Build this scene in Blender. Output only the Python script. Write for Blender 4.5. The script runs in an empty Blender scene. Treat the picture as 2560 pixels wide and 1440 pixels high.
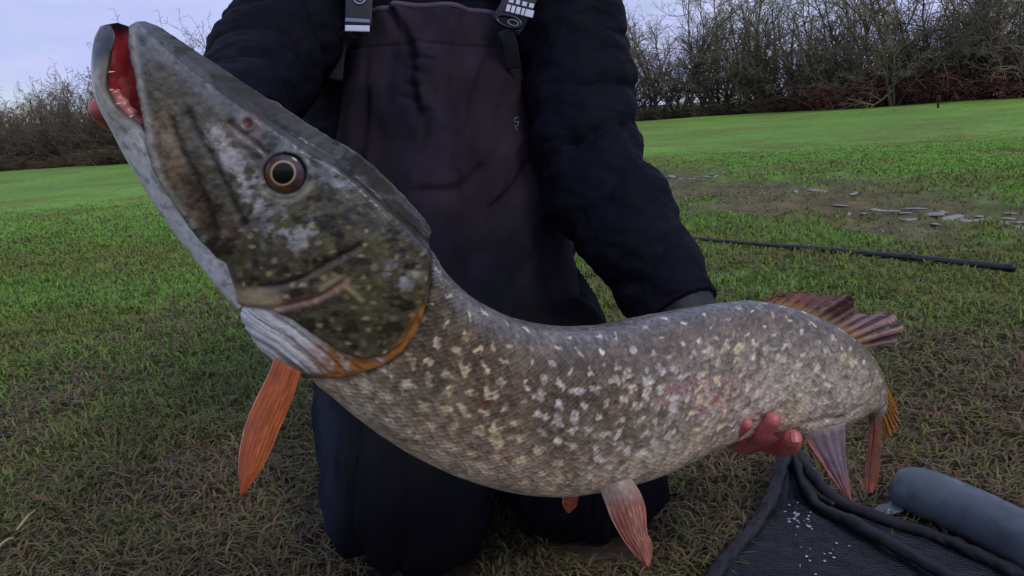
import bpy, math, random
import numpy as np
from mathutils import Vector, Matrix

random.seed(7)
RNG = np.random.default_rng(11)
scene = bpy.context.scene
col = scene.collection

# ------------------------------------------------------------------ camera
CAM_H, F, W0, H0 = 0.65, 2009.0, 2560.0, 1440.0
PITCH, ROLL = math.radians(12.1), math.radians(4.3)
camd = bpy.data.cameras.new('camera'); cam = bpy.data.objects.new('camera', camd); col.objects.link(cam)
camd.sensor_width = 36.0; camd.lens = 36.0 * F / W0; camd.clip_start = 0.02; camd.clip_end = 2000.0
fwd = np.array([0, math.cos(PITCH), -math.sin(PITCH)])
r0 = np.array([1.0, 0, 0]); u0 = np.array([0, math.sin(PITCH), math.cos(PITCH)])
RT = math.cos(ROLL) * r0 - math.sin(ROLL) * u0
UP = math.sin(ROLL) * r0 + math.cos(ROLL) * u0
CP = np.array([0, 0, CAM_H])
cam.matrix_world = Matrix(((RT[0], UP[0], -fwd[0], CP[0]), (RT[1], UP[1], -fwd[1], CP[1]),
                           (RT[2], UP[2], -fwd[2], CP[2]), (0, 0, 0, 1)))
scene.camera = cam

# ------------------------------------------------------------------ world, sun, exposure
SUN_EL, SUN_AZ = math.radians(42), math.radians(140)      # azimuth clockwise from +Y
world = bpy.data.worlds.new('World'); scene.world = world; world.use_nodes = True
wn = world.node_tree; wn.nodes.clear()
def N(nt, t, **kw):
    n = nt.nodes.new(t)
    for k, v in kw.items():
        if k in n.inputs: n.inputs[k].default_value = v
        else: setattr(n, k, v)
    return n
sky = N(wn, 'ShaderNodeTexSky', sky_type='NISHITA', sun_disc=False)
sky.sun_elevation = SUN_EL; sky.sun_rotation = SUN_AZ; sky.altitude = 50; sky.air_density = 1.0; sky.dust_density = 0.6; sky.ozone_density = 2.0
tc = N(wn, 'ShaderNodeTexCoord')
mp = N(wn, 'ShaderNodeMapping'); mp.inputs['Scale'].default_value = (1.0, 1.0, 2.6); mp.inputs['Location'].default_value = (0.35, 0.1, 0.2)
cn = N(wn, 'ShaderNodeTexNoise', Scale=3.2, Detail=7.0, Roughness=0.6, Distortion=0.3)
cr = N(wn, 'ShaderNodeValToRGB'); cr.color_ramp.elements[0].position = 0.36; cr.color_ramp.elements[1].position = 0.56
cn2 = N(wn, 'ShaderNodeTexNoise', Scale=5.0, Detail=5.0, Roughness=0.55)
cc = N(wn, 'ShaderNodeValToRGB')
cc.color_ramp.elements[0].position = 0.3; cc.color_ramp.elements[0].color = (4.7, 5.3, 9.0, 1)
cc.color_ramp.elements[1].position = 0.75; cc.color_ramp.elements[1].color = (6.6, 7.0, 10.0, 1)
mx = N(wn, 'ShaderNodeMix', data_type='RGBA')
bg = N(wn, 'ShaderNodeBackground', Strength=0.1); wo = N(wn, 'ShaderNodeOutputWorld')
L = wn.links.new
L(tc.outputs['Generated'], mp.inputs['Vector']); L(mp.outputs[0], cn.inputs['Vector']); L(mp.outputs[0], cn2.inputs['Vector'])
L(cn.outputs['Fac'], cr.inputs['Fac']); L(cn2.outputs['Fac'], cc.inputs['Fac'])
L(cr.outputs['Color'], mx.inputs['Factor']); L(sky.outputs['Color'], mx.inputs['A']); L(cc.outputs['Color'], mx.inputs['B'])
L(mx.outputs['Result'], bg.inputs['Color']); L(bg.outputs[0], wo.inputs['Surface'])
sund = bpy.data.lights.new('sun', 'SUN'); sun = bpy.data.objects.new('sun', sund); col.objects.link(sun)
sund.energy = 1.1; sund.angle = math.radians(16); sund.color = (1.0, 0.95, 0.88)
sdir = Vector((math.sin(SUN_AZ) * math.cos(SUN_EL), math.cos(SUN_AZ) * math.cos(SUN_EL), math.sin(SUN_EL)))
sun.rotation_euler = sdir.to_track_quat('Z', 'Y').to_euler(); sun.location = (0, 0, 20)
scene.view_settings.view_transform = 'Standard'; scene.view_settings.look = 'None'
scene.view_settings.exposure = 0.0; scene.view_settings.gamma = 1.0

# ------------------------------------------------------------------ helpers
def P(px, py, d):
    """world point seen at photo position (px, py), d metres along the viewing axis"""
    return CP + fwd * d + RT * ((px - 1280) / F * d) + UP * ((720 - py) / F * d)
def G(px, py, z=0.0):
    """point of the ground plane at photo position"""
    v = fwd + RT * ((px - 1280) / F) + UP * ((720 - py) / F)
    t = (z - CAM_H) / v[2]
    return CP + v * t
def proj(p):
    p = np.asarray(p, float) - CP
    d = p @ fwd
    return 1280 + F * (p @ RT) / d, 720 - F * (p @ UP) / d, d
def lin(c):
    c = np.asarray(c, float) / 255.0
    return np.where(c <= 0.04045, c / 12.92, ((c + 0.055) / 1.055) ** 2.4)
def sstep(a, b, x):
    t = np.clip((x - a) / (b - a), 0, 1); return t * t * (3 - 2 * t)
def _hash(ix, iy, iz, seed):
    ix, iy, iz = [np.asarray(q, np.int64) for q in (ix, iy, iz)]
    h = (ix * 374761393 + iy * 668265263 + iz * 2147483647 + seed * 974634777) & 0xFFFFFFFF
    h = ((h ^ (h >> 13)) * 1274126177) & 0xFFFFFFFF
    h = ((h ^ (h >> 16)) * 2246822519) & 0xFFFFFFFF
    return ((h ^ (h >> 15)) & 0xFFFFFF) / float(0xFFFFFF)
def vnoise(x, y, z=0.0, seed=0):
    x, y, z = np.broadcast_arrays(np.asarray(x, float), np.asarray(y, float), np.asarray(z, float))
    fx, fy, fz = np.floor(x), np.floor(y), np.floor(z)
    ix, iy, iz = fx.astype(np.int64), fy.astype(np.int64), fz.astype(np.int64)
    u, v, w = x - fx, y - fy, z - fz
    u, v, w = [t * t * t * (t * (t * 6 - 15) + 10) for t in (u, v, w)]
    r = 0
    for a in (0, 1):
        for b in (0, 1):
            for c in (0, 1):
                r = r + _hash(ix + a, iy + b, iz + c, seed) * (u if a else 1 - u) * (v if b else 1 - v) * (w if c else 1 - w)
    return r
def fbm(x, y, z=0.0, seed=0, o=4, g=0.5):
    s, a, t = 0, 1.0, 0
    for i in range(o):
        s = s + a * vnoise(np.asarray(x) * 2 ** i, np.asarray(y) * 2 ** i, np.asarray(z) * 2 ** i, seed + i * 17); t += a; a *= g
    return s / t
def spline(vals, t, n):
    """Catmull-Rom through rows of vals at parameters t, sampled at n positions"""
    vals = np.asarray(vals, float); t = np.asarray(t, float); n = np.asarray(n, float)
    one = vals.ndim == 1
    if one: vals = vals[:, None]
    m = np.zeros_like(vals)
    m[1:-1] = (vals[2:] - vals[:-2]) / (t[2:] - t[:-2])[:, None]
    m[0] = (vals[1] - vals[0]) / (t[1] - t[0]); m[-1] = (vals[-1] - vals[-2]) / (t[-1] - t[-2])
    k = np.clip(np.searchsorted(t, n, 'right') - 1, 0, len(t) - 2)
    h = (t[k + 1] - t[k]); s = ((n - t[k]) / h)[:, None]; h = h[:, None]
    r = (2*s**3-3*s**2+1)*vals[k] + (s**3-2*s**2+s)*h*m[k] + (-2*s**3+3*s**2)*vals[k+1] + (s**3-s**2)*h*m[k+1]
    return r[:, 0] if one else r
def smoothline(pts, n):
    pts = np.asarray(pts, float)
    t = np.r_[0, np.cumsum(np.linalg.norm(np.diff(pts, axis=0), axis=1))]
    return spline(pts, t, np.linspace(0, t[-1], n))
def pdist(x, y, line):
    line = np.asarray(line, float); best = np.full(np.shape(x), 1e9)
    for (ax, ay), (bx, by) in zip(line[:-1], line[1:]):
        dx, dy = bx - ax, by - ay
        t = np.clip(((x - ax) * dx + (y - ay) * dy) / (dx * dx + dy * dy + 1e-9), 0, 1)
        best = np.minimum(best, np.hypot(x - ax - t * dx, y - ay - t * dy))
    return best
def inside(x, y, poly):
    poly = np.asarray(poly, float); r = np.zeros(np.shape(x), bool)
    for (ax, ay), (bx, by) in zip(poly, np.roll(poly, -1, 0)):
        c = ((ay > y) != (by > y)) & (x < (bx - ax) * (y - ay) / (by - ay + 1e-12) + ax)
        r ^= c
    return r
def sdf(x, y, poly):
    d = pdist(x, y, list(poly) + [poly[0]])
    return np.where(inside(x, y, poly), d, -d)
def mixc(a, b, m):
    return a * (1 - m[..., None]) + np.asarray(b) * m[..., None]

def mesh_obj(name, verts, faces, mat, parent=None, colors=None, uv=None, smooth=True, alpha=None):
    me = bpy.data.meshes.new(name)
    verts = np.asarray(verts, np.float32).reshape(-1, 3)
    if isinstance(faces, np.ndarray):
        k = faces.shape[1]; nf = len(faces)
        me.vertices.add(len(verts)); me.vertices.foreach_set('co', verts.ravel())
        me.loops.add(nf * k); me.loops.foreach_set('vertex_index', faces.ravel().astype(np.int32))
        me.polygons.add(nf); me.polygons.foreach_set('loop_start', np.arange(0, nf * k, k, dtype=np.int32))
        me.update(calc_edges=True)
    else:
        me.from_pydata([tuple(map(float, v)) for v in verts], [], faces)
    if colors is not None:
        a = me.attributes.new('Col', 'FLOAT_COLOR', 'POINT')
        c = np.ones((len(verts), 4), np.float32); c[:, :3] = np.asarray(colors).reshape(-1, 3)
        if alpha is not None: c[:, 3] = alpha
        a.data.foreach_set('color', c.ravel())
    if uv is not None:
        a = me.attributes.new('suv', 'FLOAT_VECTOR', 'POINT')
        c = np.zeros((len(verts), 3), np.float32); q = np.asarray(uv).reshape(len(verts), -1); c[:, :q.shape[1]] = q
        a.data.foreach_set('vector', c.ravel())
    if smooth:
        me.polygons.foreach_set('use_smooth', np.ones(len(me.polygons), bool))
    me.validate(); me.update()
    if mat: me.materials.append(mat)
    o = bpy.data.objects.new(name, me); col.objects.link(o)
    if parent is not None:
        o.parent = parent; o.matrix_parent_inverse = parent.matrix_world.inverted()
    return o
def empty(name, loc, label=None, cat=None, group=None):
    o = bpy.data.objects.new(name, None); col.objects.link(o)
    o.location = tuple(map(float, loc)); o.empty_display_size = 0.1
    o.matrix_world = Matrix.Translation(Vector(tuple(map(float, loc))))
    if label: tag(o, label, cat, group)
    return o
def tag(o, label, cat, group=None):
    o['label'] = label; o['category'] = cat
    if group: o['group'] = group
    return o
def grid_faces(nu, nv, wrap=False):
    """rows nu, columns nv; wrap closes the columns"""
    i = np.arange(nu - 1)[:, None]; j = np.arange(nv if wrap else nv - 1)[None, :]
    j2 = (j + 1) % nv
    return np.stack([i * nv + j, i * nv + j2, (i + 1) * nv + j2, (i + 1) * nv + j], -1).reshape(-1, 4)
def gnormals(V, wrap=True):
    du = np.gradient(V, axis=0)
    if wrap: dv = (np.roll(V, -1, 1) - np.roll(V, 1, 1)) * 0.5
    else: dv = np.gradient(V, axis=1)
    n = np.cross(du, dv); return n / (np.linalg.norm(n, axis=2, keepdims=True) + 1e-12)
def frames(C, ref):
    T = np.gradient(C, axis=0); T /= np.linalg.norm(T, axis=1, keepdims=True) + 1e-12
    A = np.asarray(ref, float) + 0 * T
    A = A - (A * T).sum(1, keepdims=True) * T; A /= np.linalg.norm(A, axis=1, keepdims=True) + 1e-12
    B = np.cross(T, A); return T, A, B
def tube(path, ra, rb, ref=(0, 0, 1), n=80, m=48, disp=None, caps=True, expo=1.0, rt=None):
    """loft round a path; ra along ref direction, rb across; disp(u, th, V)->metres"""
    path = np.asarray(path, float)
    t = np.r_[0, np.cumsum(np.linalg.norm(np.diff(path, axis=0), axis=1))]
    s = np.linspace(0, t[-1], n)
    C = spline(path, t, s)
    tt = t if rt is None else rt
    A_ = spline(np.asarray(ra, float) * np.ones(len(path)), t, s); B_ = spline(np.asarray(rb, float) * np.ones(len(path)), t, s)
    T, A, B = frames(C, ref)
    th = np.arange(m) / m * 2 * math.pi
    ca, sa = np.cos(th), np.sin(th)
    ca = np.sign(ca) * np.abs(ca) ** expo; sa = np.sign(sa) * np.abs(sa) ** expo
    V = C[:, None] + A[:, None] * (A_[:, None] * ca)[..., None] + B[:, None] * (B_[:, None] * sa)[..., None]
    if disp is not None:
        nn = V - C[:, None]; nn /= np.linalg.norm(nn, axis=2, keepdims=True) + 1e-9
        V = V + nn * disp(s[:, None] / t[-1] + 0 * th[None], th[None] + 0 * s[:, None], V)[..., None]
    verts = V.reshape(-1, 3); faces = [tuple(f) for f in grid_faces(n, m, True)]
    if caps:
        verts = np.vstack([verts, C[0], C[-1]]); k = n * m
        for j in range(m):
            faces.append((k, (j + 1) % m, j)); faces.append((k + 1, (n - 1) * m + j, (n - 1) * m + (j + 1) % m))
    return verts, faces, V
def merge(parts):
    vs, fs, o = [], [], 0
    for v, f in parts:
        vs.append(np.asarray(v)); fs += [tuple(i + o for i in q) for q in f]; o += len(v)
    return np.vstack(vs), fs

def mat(name, base=(0.5, 0.5, 0.5), rough=0.6, spec=0.5, attr=False, nscale=0, namt=0.0, bump=0.0, bscale=100, coat=0.0,
        metallic=0.0, sss=0.0, coord='Object', sheen=0.0, transl=0.0, sub_col=None, bdist=0.002, detail=6):
    m = bpy.data.materials.new(name); m.use_nodes = True; nt = m.node_tree; nt.nodes.clear(); l = nt.links.new
    out = N(nt, 'ShaderNodeOutputMaterial'); b = N(nt, 'ShaderNodeBsdfPrincipled')
    b.inputs['Roughness'].default_value = rough; b.inputs['Specular IOR Level'].default_value = spec
    b.inputs['Coat Weight'].default_value = coat; b.inputs['Coat Roughness'].default_value = 0.15; b.inputs['Metallic'].default_value = metallic
    b.inputs['Sheen Weight'].default_value = sheen
    if sss: b.inputs['Subsurface Weight'].default_value = sss; b.inputs['Subsurface Radius'].default_value = (0.01, 0.004, 0.003); b.inputs['Subsurface Scale'].default_value = 0.6
    t = N(nt, 'ShaderNodeTexCoord')
    if attr:
        a = N(nt, 'ShaderNodeAttribute'); a.attribute_name = 'Col'; c = a.outputs['Color']
    else:
        a = N(nt, 'ShaderNodeRGB'); a.outputs[0].default_value = (*base, 1); c = a.outputs[0]
    if namt:
        nz = N(nt, 'ShaderNodeTexNoise', Scale=nscale, Detail=float(detail), Roughness=0.6); l(t.outputs[coord], nz.inputs['Vector'])
        mr = N(nt, 'ShaderNodeMapRange'); mr.inputs['From Min'].default_value = 0.3; mr.inputs['From Max'].default_value = 0.7
        mr.inputs['To Min'].default_value = 1 - namt; mr.inputs['To Max'].default_value = 1 + namt
        l(nz.outputs['Fac'], mr.inputs['Value'])
        vm = N(nt, 'ShaderNodeVectorMath', operation='SCALE'); l(c, vm.inputs[0]); l(mr.outputs[0], vm.inputs['Scale']); c = vm.outputs[0]
    l(c, b.inputs['Base Color'])
    if bump:
        nb = N(nt, 'ShaderNodeTexNoise', Scale=bscale, Detail=5.0); l(t.outputs[coord], nb.inputs['Vector'])
        bp = N(nt, 'ShaderNodeBump', Strength=bump, Distance=bdist); l(nb.outputs['Fac'], bp.inputs['Height']); l(bp.outputs[0], b.inputs['Normal'])
    if transl:
        tr = N(nt, 'ShaderNodeBsdfTranslucent'); l(c, tr.inputs['Color'])
        ms = N(nt, 'ShaderNodeMixShader', Fac=transl); l(b.outputs[0], ms.inputs[1]); l(tr.outputs[0], ms.inputs[2]); l(ms.outputs[0], out.inputs['Surface'])
    else: l(b.outputs[0], out.inputs['Surface'])
    return m

# ------------------------------------------------------------------ materials
M = {}
M['ground'] = mat('turf_soil', attr=True, rough=0.85, spec=0.2, nscale=9, namt=0.35, bump=0.7, bscale=60, bdist=0.01)
M['grass'] = mat('grass_blade', attr=True, rough=0.55, spec=0.3, transl=0.3)
M['puddle_glint_stone'] = mat('pale_puddle_glint', lin((150, 142, 136)), rough=0.5, nscale=25, namt=0.35, bump=0.5, bscale=60)  # pale tone stands in for sky reflected in puddles
M['straw'] = mat('dry_straw', lin((170, 150, 115)), rough=0.6, nscale=60, namt=0.2)
M['bark'] = mat('grey_bark', lin((108, 97, 84)), rough=0.9, spec=0.2, nscale=4, namt=0.4, bump=0.5, bscale=30)
M['twig'] = mat('lichen_twig', lin((142, 130, 110)), rough=0.9, spec=0.2, nscale=0.9, namt=0.45)
M['twig_dark'] = mat('dark_twig', lin((114, 102, 88)), rough=0.9, spec=0.2, nscale=0.9, namt=0.4)
M['bramble'] = mat('bramble_stem', lin((112, 78, 70)), rough=0.85, spec=0.2, nscale=1.5, namt=0.45)
M['beech'] = mat('russet_leaf', lin((118, 86, 68)), rough=0.8, spec=0.2, nscale=2, namt=0.4, transl=0.2)
M['dry_weed'] = mat('dry_weed', lin((100, 86, 70)), rough=0.85, spec=0.2, nscale=2, namt=0.4)
M['pole'] = mat('black_carbon', lin((34, 38, 40)), rough=0.4, nscale=40, namt=0.3)
M['pole_mud'] = mat('pole_section', lin((48, 52, 46)), rough=0.55, nscale=30, namt=0.5, bump=0.3, bscale=60)
M['netcloth'] = mat('net_cloth', lin((8, 9, 11)), rough=0.6, nscale=30, namt=0.4, bump=0.4, bscale=200)
M['netthread'] = mat('net_thread', lin((30, 32, 42)), rough=0.45, spec=0.6)
M['netframe'] = mat('net_frame_sleeve', lin((16, 16, 20)), rough=0.6, nscale=25, namt=0.35, bump=0.4, bscale=120)
M['foam'] = mat('dried_slime_fleck', lin((170, 175, 180)), rough=0.35)
M['mat_blue'] = mat('blue_grey_vinyl', lin((78, 88, 96)), rough=0.38, spec=0.45, nscale=11, namt=0.32, bump=0.45, bscale=26, bdist=.006)
M['jacket'] = mat('navy_nylon', lin((13, 13, 24)), rough=0.72, spec=0.09, nscale=14, namt=0.2, bump=0.35, bscale=70, sheen=0.0)
M['wader'] = mat('wader_cloth', attr=True, rough=0.85, spec=0.08, nscale=16, namt=0.22, bump=0.3, bscale=260, bdist=0.0012)
M['strap'] = mat('strap_webbing', lin((24, 28, 38)), rough=0.6, bump=0.5, bscale=600, bdist=0.0006)
M['white_print'] = mat('white_print', lin((205, 205, 225)), rough=0.5, nscale=60, namt=0.1)
M['grey_print'] = mat('grey_print', lin((120, 122, 145)), rough=0.5)
M['buckle'] = mat('black_plastic', lin((18, 18, 22)), rough=0.3)
M['skin'] = mat('cold_pink_skin', lin((196, 102, 100)), rough=0.42, spec=0.5, nscale=55, namt=0.3, bump=0.6, bscale=170, bdist=0.0016, sss=0.12)
M['nail'] = mat('fingernail', lin((186, 100, 98)), rough=0.35, spec=0.4)
M['hair'] = mat('brown_hair', lin((50, 38, 30)), rough=0.6, bump=0.8, bscale=80)
M['boot'] = mat('boot_rubber', lin((30, 32, 30)), rough=0.5)
M['post'] = mat('black_post', lin((22, 22, 24)), rough=0.7)

# ------------------------------------------------------------------ ground
TA, TB = G(1480, 425)[:2], G(2700, 545)[:2]
tdir = (TB - TA) / np.linalg.norm(TB - TA); tnor = np.array([-tdir[1], tdir[0]])
def track_mask(x, y):
    q = (x - TA[0]) * tnor[0] + (y - TA[1]) * tnor[1]
    a = (x - TA[0]) * tdir[0] + (y - TA[1]) * tdir[1]
    q = q + (fbm(x * 0.9, y * 0.9, seed=5) - 0.5) * 1.6
    half = 1.35
    m = sstep(half, half * 0.35, np.abs(q + 0.15))
    return m * sstep(-2.5, 0.5, a) * sstep(0.26, 0.50, fbm(x * 2.2, y * 2.2, seed=9, o=5, g=.6))
def worn_shade_mask(x, y):
    w = fbm(x * 1.6, y * 1.6, seed=21, o=4)
    near = sstep(4.2, 1.4, np.hypot(x, y))
    return np.clip(sstep(0.50, 0.66, w) * (0.15 + 0.85 * near) + 0.22 * near, 0, 1)  # worn patches, plus an even browning that paints the dimmer foreground
def gh(x, y):
    x = np.asarray(x, float); y = np.asarray(y, float)
    r = np.hypot(x, y)
    h = (fbm(x * 2.3, y * 2.3, seed=31, o=3) - 0.5) * 0.03
    h = h + (fbm(x * 0.25, y * 0.25, seed=33, o=2) - 0.5) * 0.10 * sstep(4, 10, r)
    h = h - 0.05 * track_mask(x, y) + (fbm(x * 4, y * 4, seed=35, o=3) - 0.5) * 0.07 * track_mask(x, y)
    return h
def ground_color(x, y):
    r = np.hypot(x, y)
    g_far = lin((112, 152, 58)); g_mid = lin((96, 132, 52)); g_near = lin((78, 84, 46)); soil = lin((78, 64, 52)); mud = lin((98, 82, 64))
    c = mixc(mixc(np.broadcast_to(g_near, x.shape + (3,)), g_mid, sstep(1.6, 4.5, r)), g_far, sstep(4.5, 10, r))  # near turf darkened, far turf brightened: the light's falloff is in the colour
    c = c * (0.75 + 0.5 * fbm(x * 0.5, y * 0.5, seed=41))[..., None]
    yel = fbm(x * 1.1, y * 1.1, seed=43)
    c = mixc(c, lin((112, 112, 52)), 0.5 * sstep(0.5, 0.7, yel))
    c = mixc(c, soil, worn_shade_mask(x, y) * 0.9)
    tk = track_mask(x, y) * .85; c = c * (1 - tk[..., None]) + (mud * (.45 + 1.1 * fbm(x * 5, y * 5, seed=45, o=4))[..., None]) * tk[..., None]
    return c
na, nr = 420, 420
rad = np.r_[0.0, np.geomspace(0.35, 700, nr - 1)]
# a fan of rings: fine towards the field in view, closed behind
ang = np.concatenate([np.linspace(-0.95, 0.95, na - 60, endpoint=False), np.linspace(0.95, 2 * math.pi - 0.95, 60, endpoint=False)])
X = rad[:, None] * np.sin(ang)[None]; Y = rad[:, None] * np.cos(ang)[None]
Z = gh(X, Y)
gv = np.stack([X, Y, Z], -1)
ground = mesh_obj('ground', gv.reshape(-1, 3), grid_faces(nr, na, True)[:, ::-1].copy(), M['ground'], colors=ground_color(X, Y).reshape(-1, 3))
ground['kind'] = 'structure'

# flat pale stones added in place of sky-bright puddle glints on the muddy track
def glint_stone_mesh(seed):
    r = np.random.default_rng(seed); n, m = 6, 9
    th = np.linspace(0, math.pi, n); ph = np.arange(m) / m * 2 * math.pi
    R = 1 + 0.5 * (r.random((1, m)) - 0.5) + 0.2 * (r.random((n, m)) - 0.5); R[0] = R[0, 0]; R[-1] = R[-1, 0]
    V = np.stack([R * np.sin(th)[:, None] * np.cos(ph), R * np.sin(th)[:, None] * np.sin(ph) * 0.7, R * np.cos(th)[:, None] * 0.16 + 0 * ph], -1)
    return V.reshape(-1, 3), grid_faces(n, m, True)
glint_stone_src = []
for k in range(5):
    v, f = glint_stone_mesh(k); o = mesh_obj('puddle_glint_stone', v, f, M['puddle_glint_stone'], ground); glint_stone_src.append(o)
spots = [(2010, 458), (2040, 468), (2150, 452), (1990, 466), (2290, 505), (2330, 515), (2360, 508), (2260, 515), (2400, 520), (2440, 530), (2480, 528),
         (2520, 520), (2550, 530), (2540, 545), (2500, 545), (2380, 530), (2300, 522), (1720, 438), (1750, 441), (1770, 436), (1690, 436), (1600, 425), (1615, 434),
         (1585, 430), (2340, 548), (2530, 505), (2200, 500), (2120, 512), (2420, 545), (2555, 555), (2450, 512), (1660, 431), (1790, 443)] + [(1980 + 46 * k_ + 30 * math.sin(k_ * 7.1), 470 + 6.5 * k_ + 16 * math.sin(k_ * 3.7)) for k_ in range(13)] + [(1600 + 26 * k_, 432 + 6 * math.sin(k_ * 5.3)) for k_ in range(9)]
for k, (px, py) in enumerate(spots):
    src = glint_stone_src[k % 5]
    o = src if k < 5 else src.copy()
    if k >= 5: col.objects.link(o)
    p = G(px, py); s = 0.038 * (0.5 + random.random())
    o.parent = ground; o.location = (p[0], p[1], float(gh(p[0], p[1])) + 0.004)
    o.rotation_euler = (random.uniform(-.15, .15), random.uniform(-.15, .15), random.uniform(0, 6)); o.scale = (s * 1.5, s, s)

# grass blades, one uncountable mass
def make_grass(n, y0, y1, name, label, hscale=1.0):
    u = RNG.random(n); y = y0 * (y1 / y0) ** u
    x = (RNG.random(n) * 2 - 1) * (0.72 * y + 0.55) + 0.03 * y
    tm = track_mask(x, y); wm = worn_shade_mask(x, y)
    keep = RNG.random(n) > np.clip(tm * 0.76, 0, 1)
    keep &= RNG.random(n) > wm * 0.45
    keep &= ~inside(x, y, np.vstack([Lc[:, :2], Rc[::-1, :2]]))
    keep &= pdist(x, y, [q_[:2] for q_ in rp]) > .034
    for kn_, ft_ in ((KNR, FTR), (KNL, FTL)): keep &= pdist(x, y, [kn_[:2], ft_[:2]]) > .085
    x, y, tm, wm = x[keep], y[keep], tm[keep], wm[keep]; n = len(x)
    z = gh(x, y) - 0.004
    r = np.hypot(x, y)
    clump = fbm(x * 7, y * 7, seed=51, o=2)
    hgt = (0.014 + 0.026 * RNG.random(n)) * (0.55 + 0.9 * clump) * hscale * (1 - 0.4 * tm) * (0.15 + .85 * sstep(13, 6, r))
    wid = 0.0014 * (0.7 + 0.6 * RNG.random(n)) * (1 + r / 2.2)
    az = RNG.random(n) * 2 * math.pi; lean = 0.3 + 1.1 * RNG.random(n) + 0.5 * wm
    d = np.stack([np.cos(az), np.sin(az), 0 * az], -1); sd = np.stack([-np.sin(az), np.cos(az), 0 * az], -1)
    tw = RNG.random(n) * 2 - 1
    sd = sd + d * tw[:, None] * 0.8; sd /= np.linalg.norm(sd, axis=1, keepdims=True)
    b = np.stack([x, y, z], -1); up = np.array([0, 0, 1.0])
    mid = b + up * (hgt * 0.62)[:, None] + d * (hgt * lean * 0.35)[:, None]
    tip = b + up * (hgt * np.clip(1.05 - 0.35 * lean, 0.35, 1))[:, None] + d * (hgt * lean * 1.0)[:, None]
    w = wid[:, None]
    V = np.stack([b - sd * w, b + sd * w, mid + sd * w * 0.8, mid - sd * w * 0.8, tip], 1)
    i = np.arange(n) * 5
    F3 = np.concatenate([np.stack([i, i + 1, i + 2], -1), np.stack([i, i + 2, i + 3], -1), np.stack([i + 3, i + 2, i + 4], -1)])
    base = mixc(mixc(np.broadcast_to(lin((112, 114, 62)), (n, 3)), lin((116, 150, 60)), sstep(1.5, 3.4, r)), lin((124, 168, 64)), sstep(4.2, 9, r))  # blades painted dim close by and bright far off, as the light shows them
    base = base * (0.6 + 0.8 * RNG.random(n))[:, None]
    base = mixc(base, lin((122, 120, 58)), 0.6 * sstep(0.48, 0.7, fbm(x * 1.1, y * 1.1, seed=43)))
    dead = (RNG.random(n) < 0.12 + 0.5 * wm + 0.3 * tm)
    straw = lin((128, 106, 80)) * (0.45 + 0.8 * RNG.random(n))[:, None]
    base = np.where(dead[:, None], straw, base)
    C = np.repeat(base[:, None], 5, 1) * np.array([0.9, 0.9, 1.0, 1.0, 1.1])[None, :, None]
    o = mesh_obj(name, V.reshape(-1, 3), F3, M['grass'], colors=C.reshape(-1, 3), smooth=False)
    o['kind'] = 'stuff'; tag(o, label, 'grass'); return o

# two bleached straws lying in the grass
def straw(a, b, label):
    A, B = G(*a), G(*b); A[2] = gh(A[0], A[1]) + 0.018; B[2] = gh(B[0], B[1]) + 0.026
    mid = (A + B) / 2 + np.array([0.003, 0.002, 0.006])
    v, f, _ = tube([A, mid, B], [0.0022, 0.002, 0.0014], [0.0022, 0.002, 0.0014], n=10, m=7)
    o = mesh_obj('straw', v, f, M['straw']); tag(o, label, 'straw')
straw((46, 1346), (95, 1305), 'pale broken straw lying in the grass beside a brown curled leaf')
straw((-10, 1402), (42, 1376), 'bleached straw stub lying in the grass short of the leaf')
A = G(105, 1292); v, f, _ = tube([A + [-0.018, 0, .03], A + [0, .004, .036], A + [0.02, 0, .03]], [.001, .002, .001], [.003, .008, .003], n=12, m=8)
tag(mesh_obj('dead_leaf', v, f, M['beech']), 'brown curled dead leaf lying by the straw', 'leaf')

# ------------------------------------------------------------------ hedgerow trees
def seg_mesh(segs, sides=3):
    S = np.array([np.r_[a, b, ra, rb] for a, b, ra, rb in segs]); a, b, ra, rb = S[:, :3], S[:, 3:6], S[:, 6], S[:, 7]
    t = b - a; t /= np.linalg.norm(t, axis=1, keepdims=True) + 1e-9
    ref = np.where(np.abs(t[:, 2:3]) < 0.8, [[0, 0, 1.0]], [[1.0, 0, 0]]); x = np.cross(t, ref); x /= np.linalg.norm(x, axis=1, keepdims=True) + 1e-9; y = np.cross(t, x)
    V = []
    for k in range(sides):
        c, s = math.cos(2 * math.pi * k / sides), math.sin(2 * math.pi * k / sides)
        V.append(a + (x * c + y * s) * ra[:, None])
    for k in range(sides):
        c, s = math.cos(2 * math.pi * k / sides), math.sin(2 * math.pi * k / sides)
        V.append(b + (x * c + y * s) * rb[:, None])
    V = np.stack(V, 1); i = np.arange(len(S)) * 2 * sides
    Fq = np.concatenate([np.stack([i + k, i + (k + 1) % sides, i + sides + (k + 1) % sides, i + sides + k], -1) for k in range(sides)])
    return V.reshape(-1, 3), Fq
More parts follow.
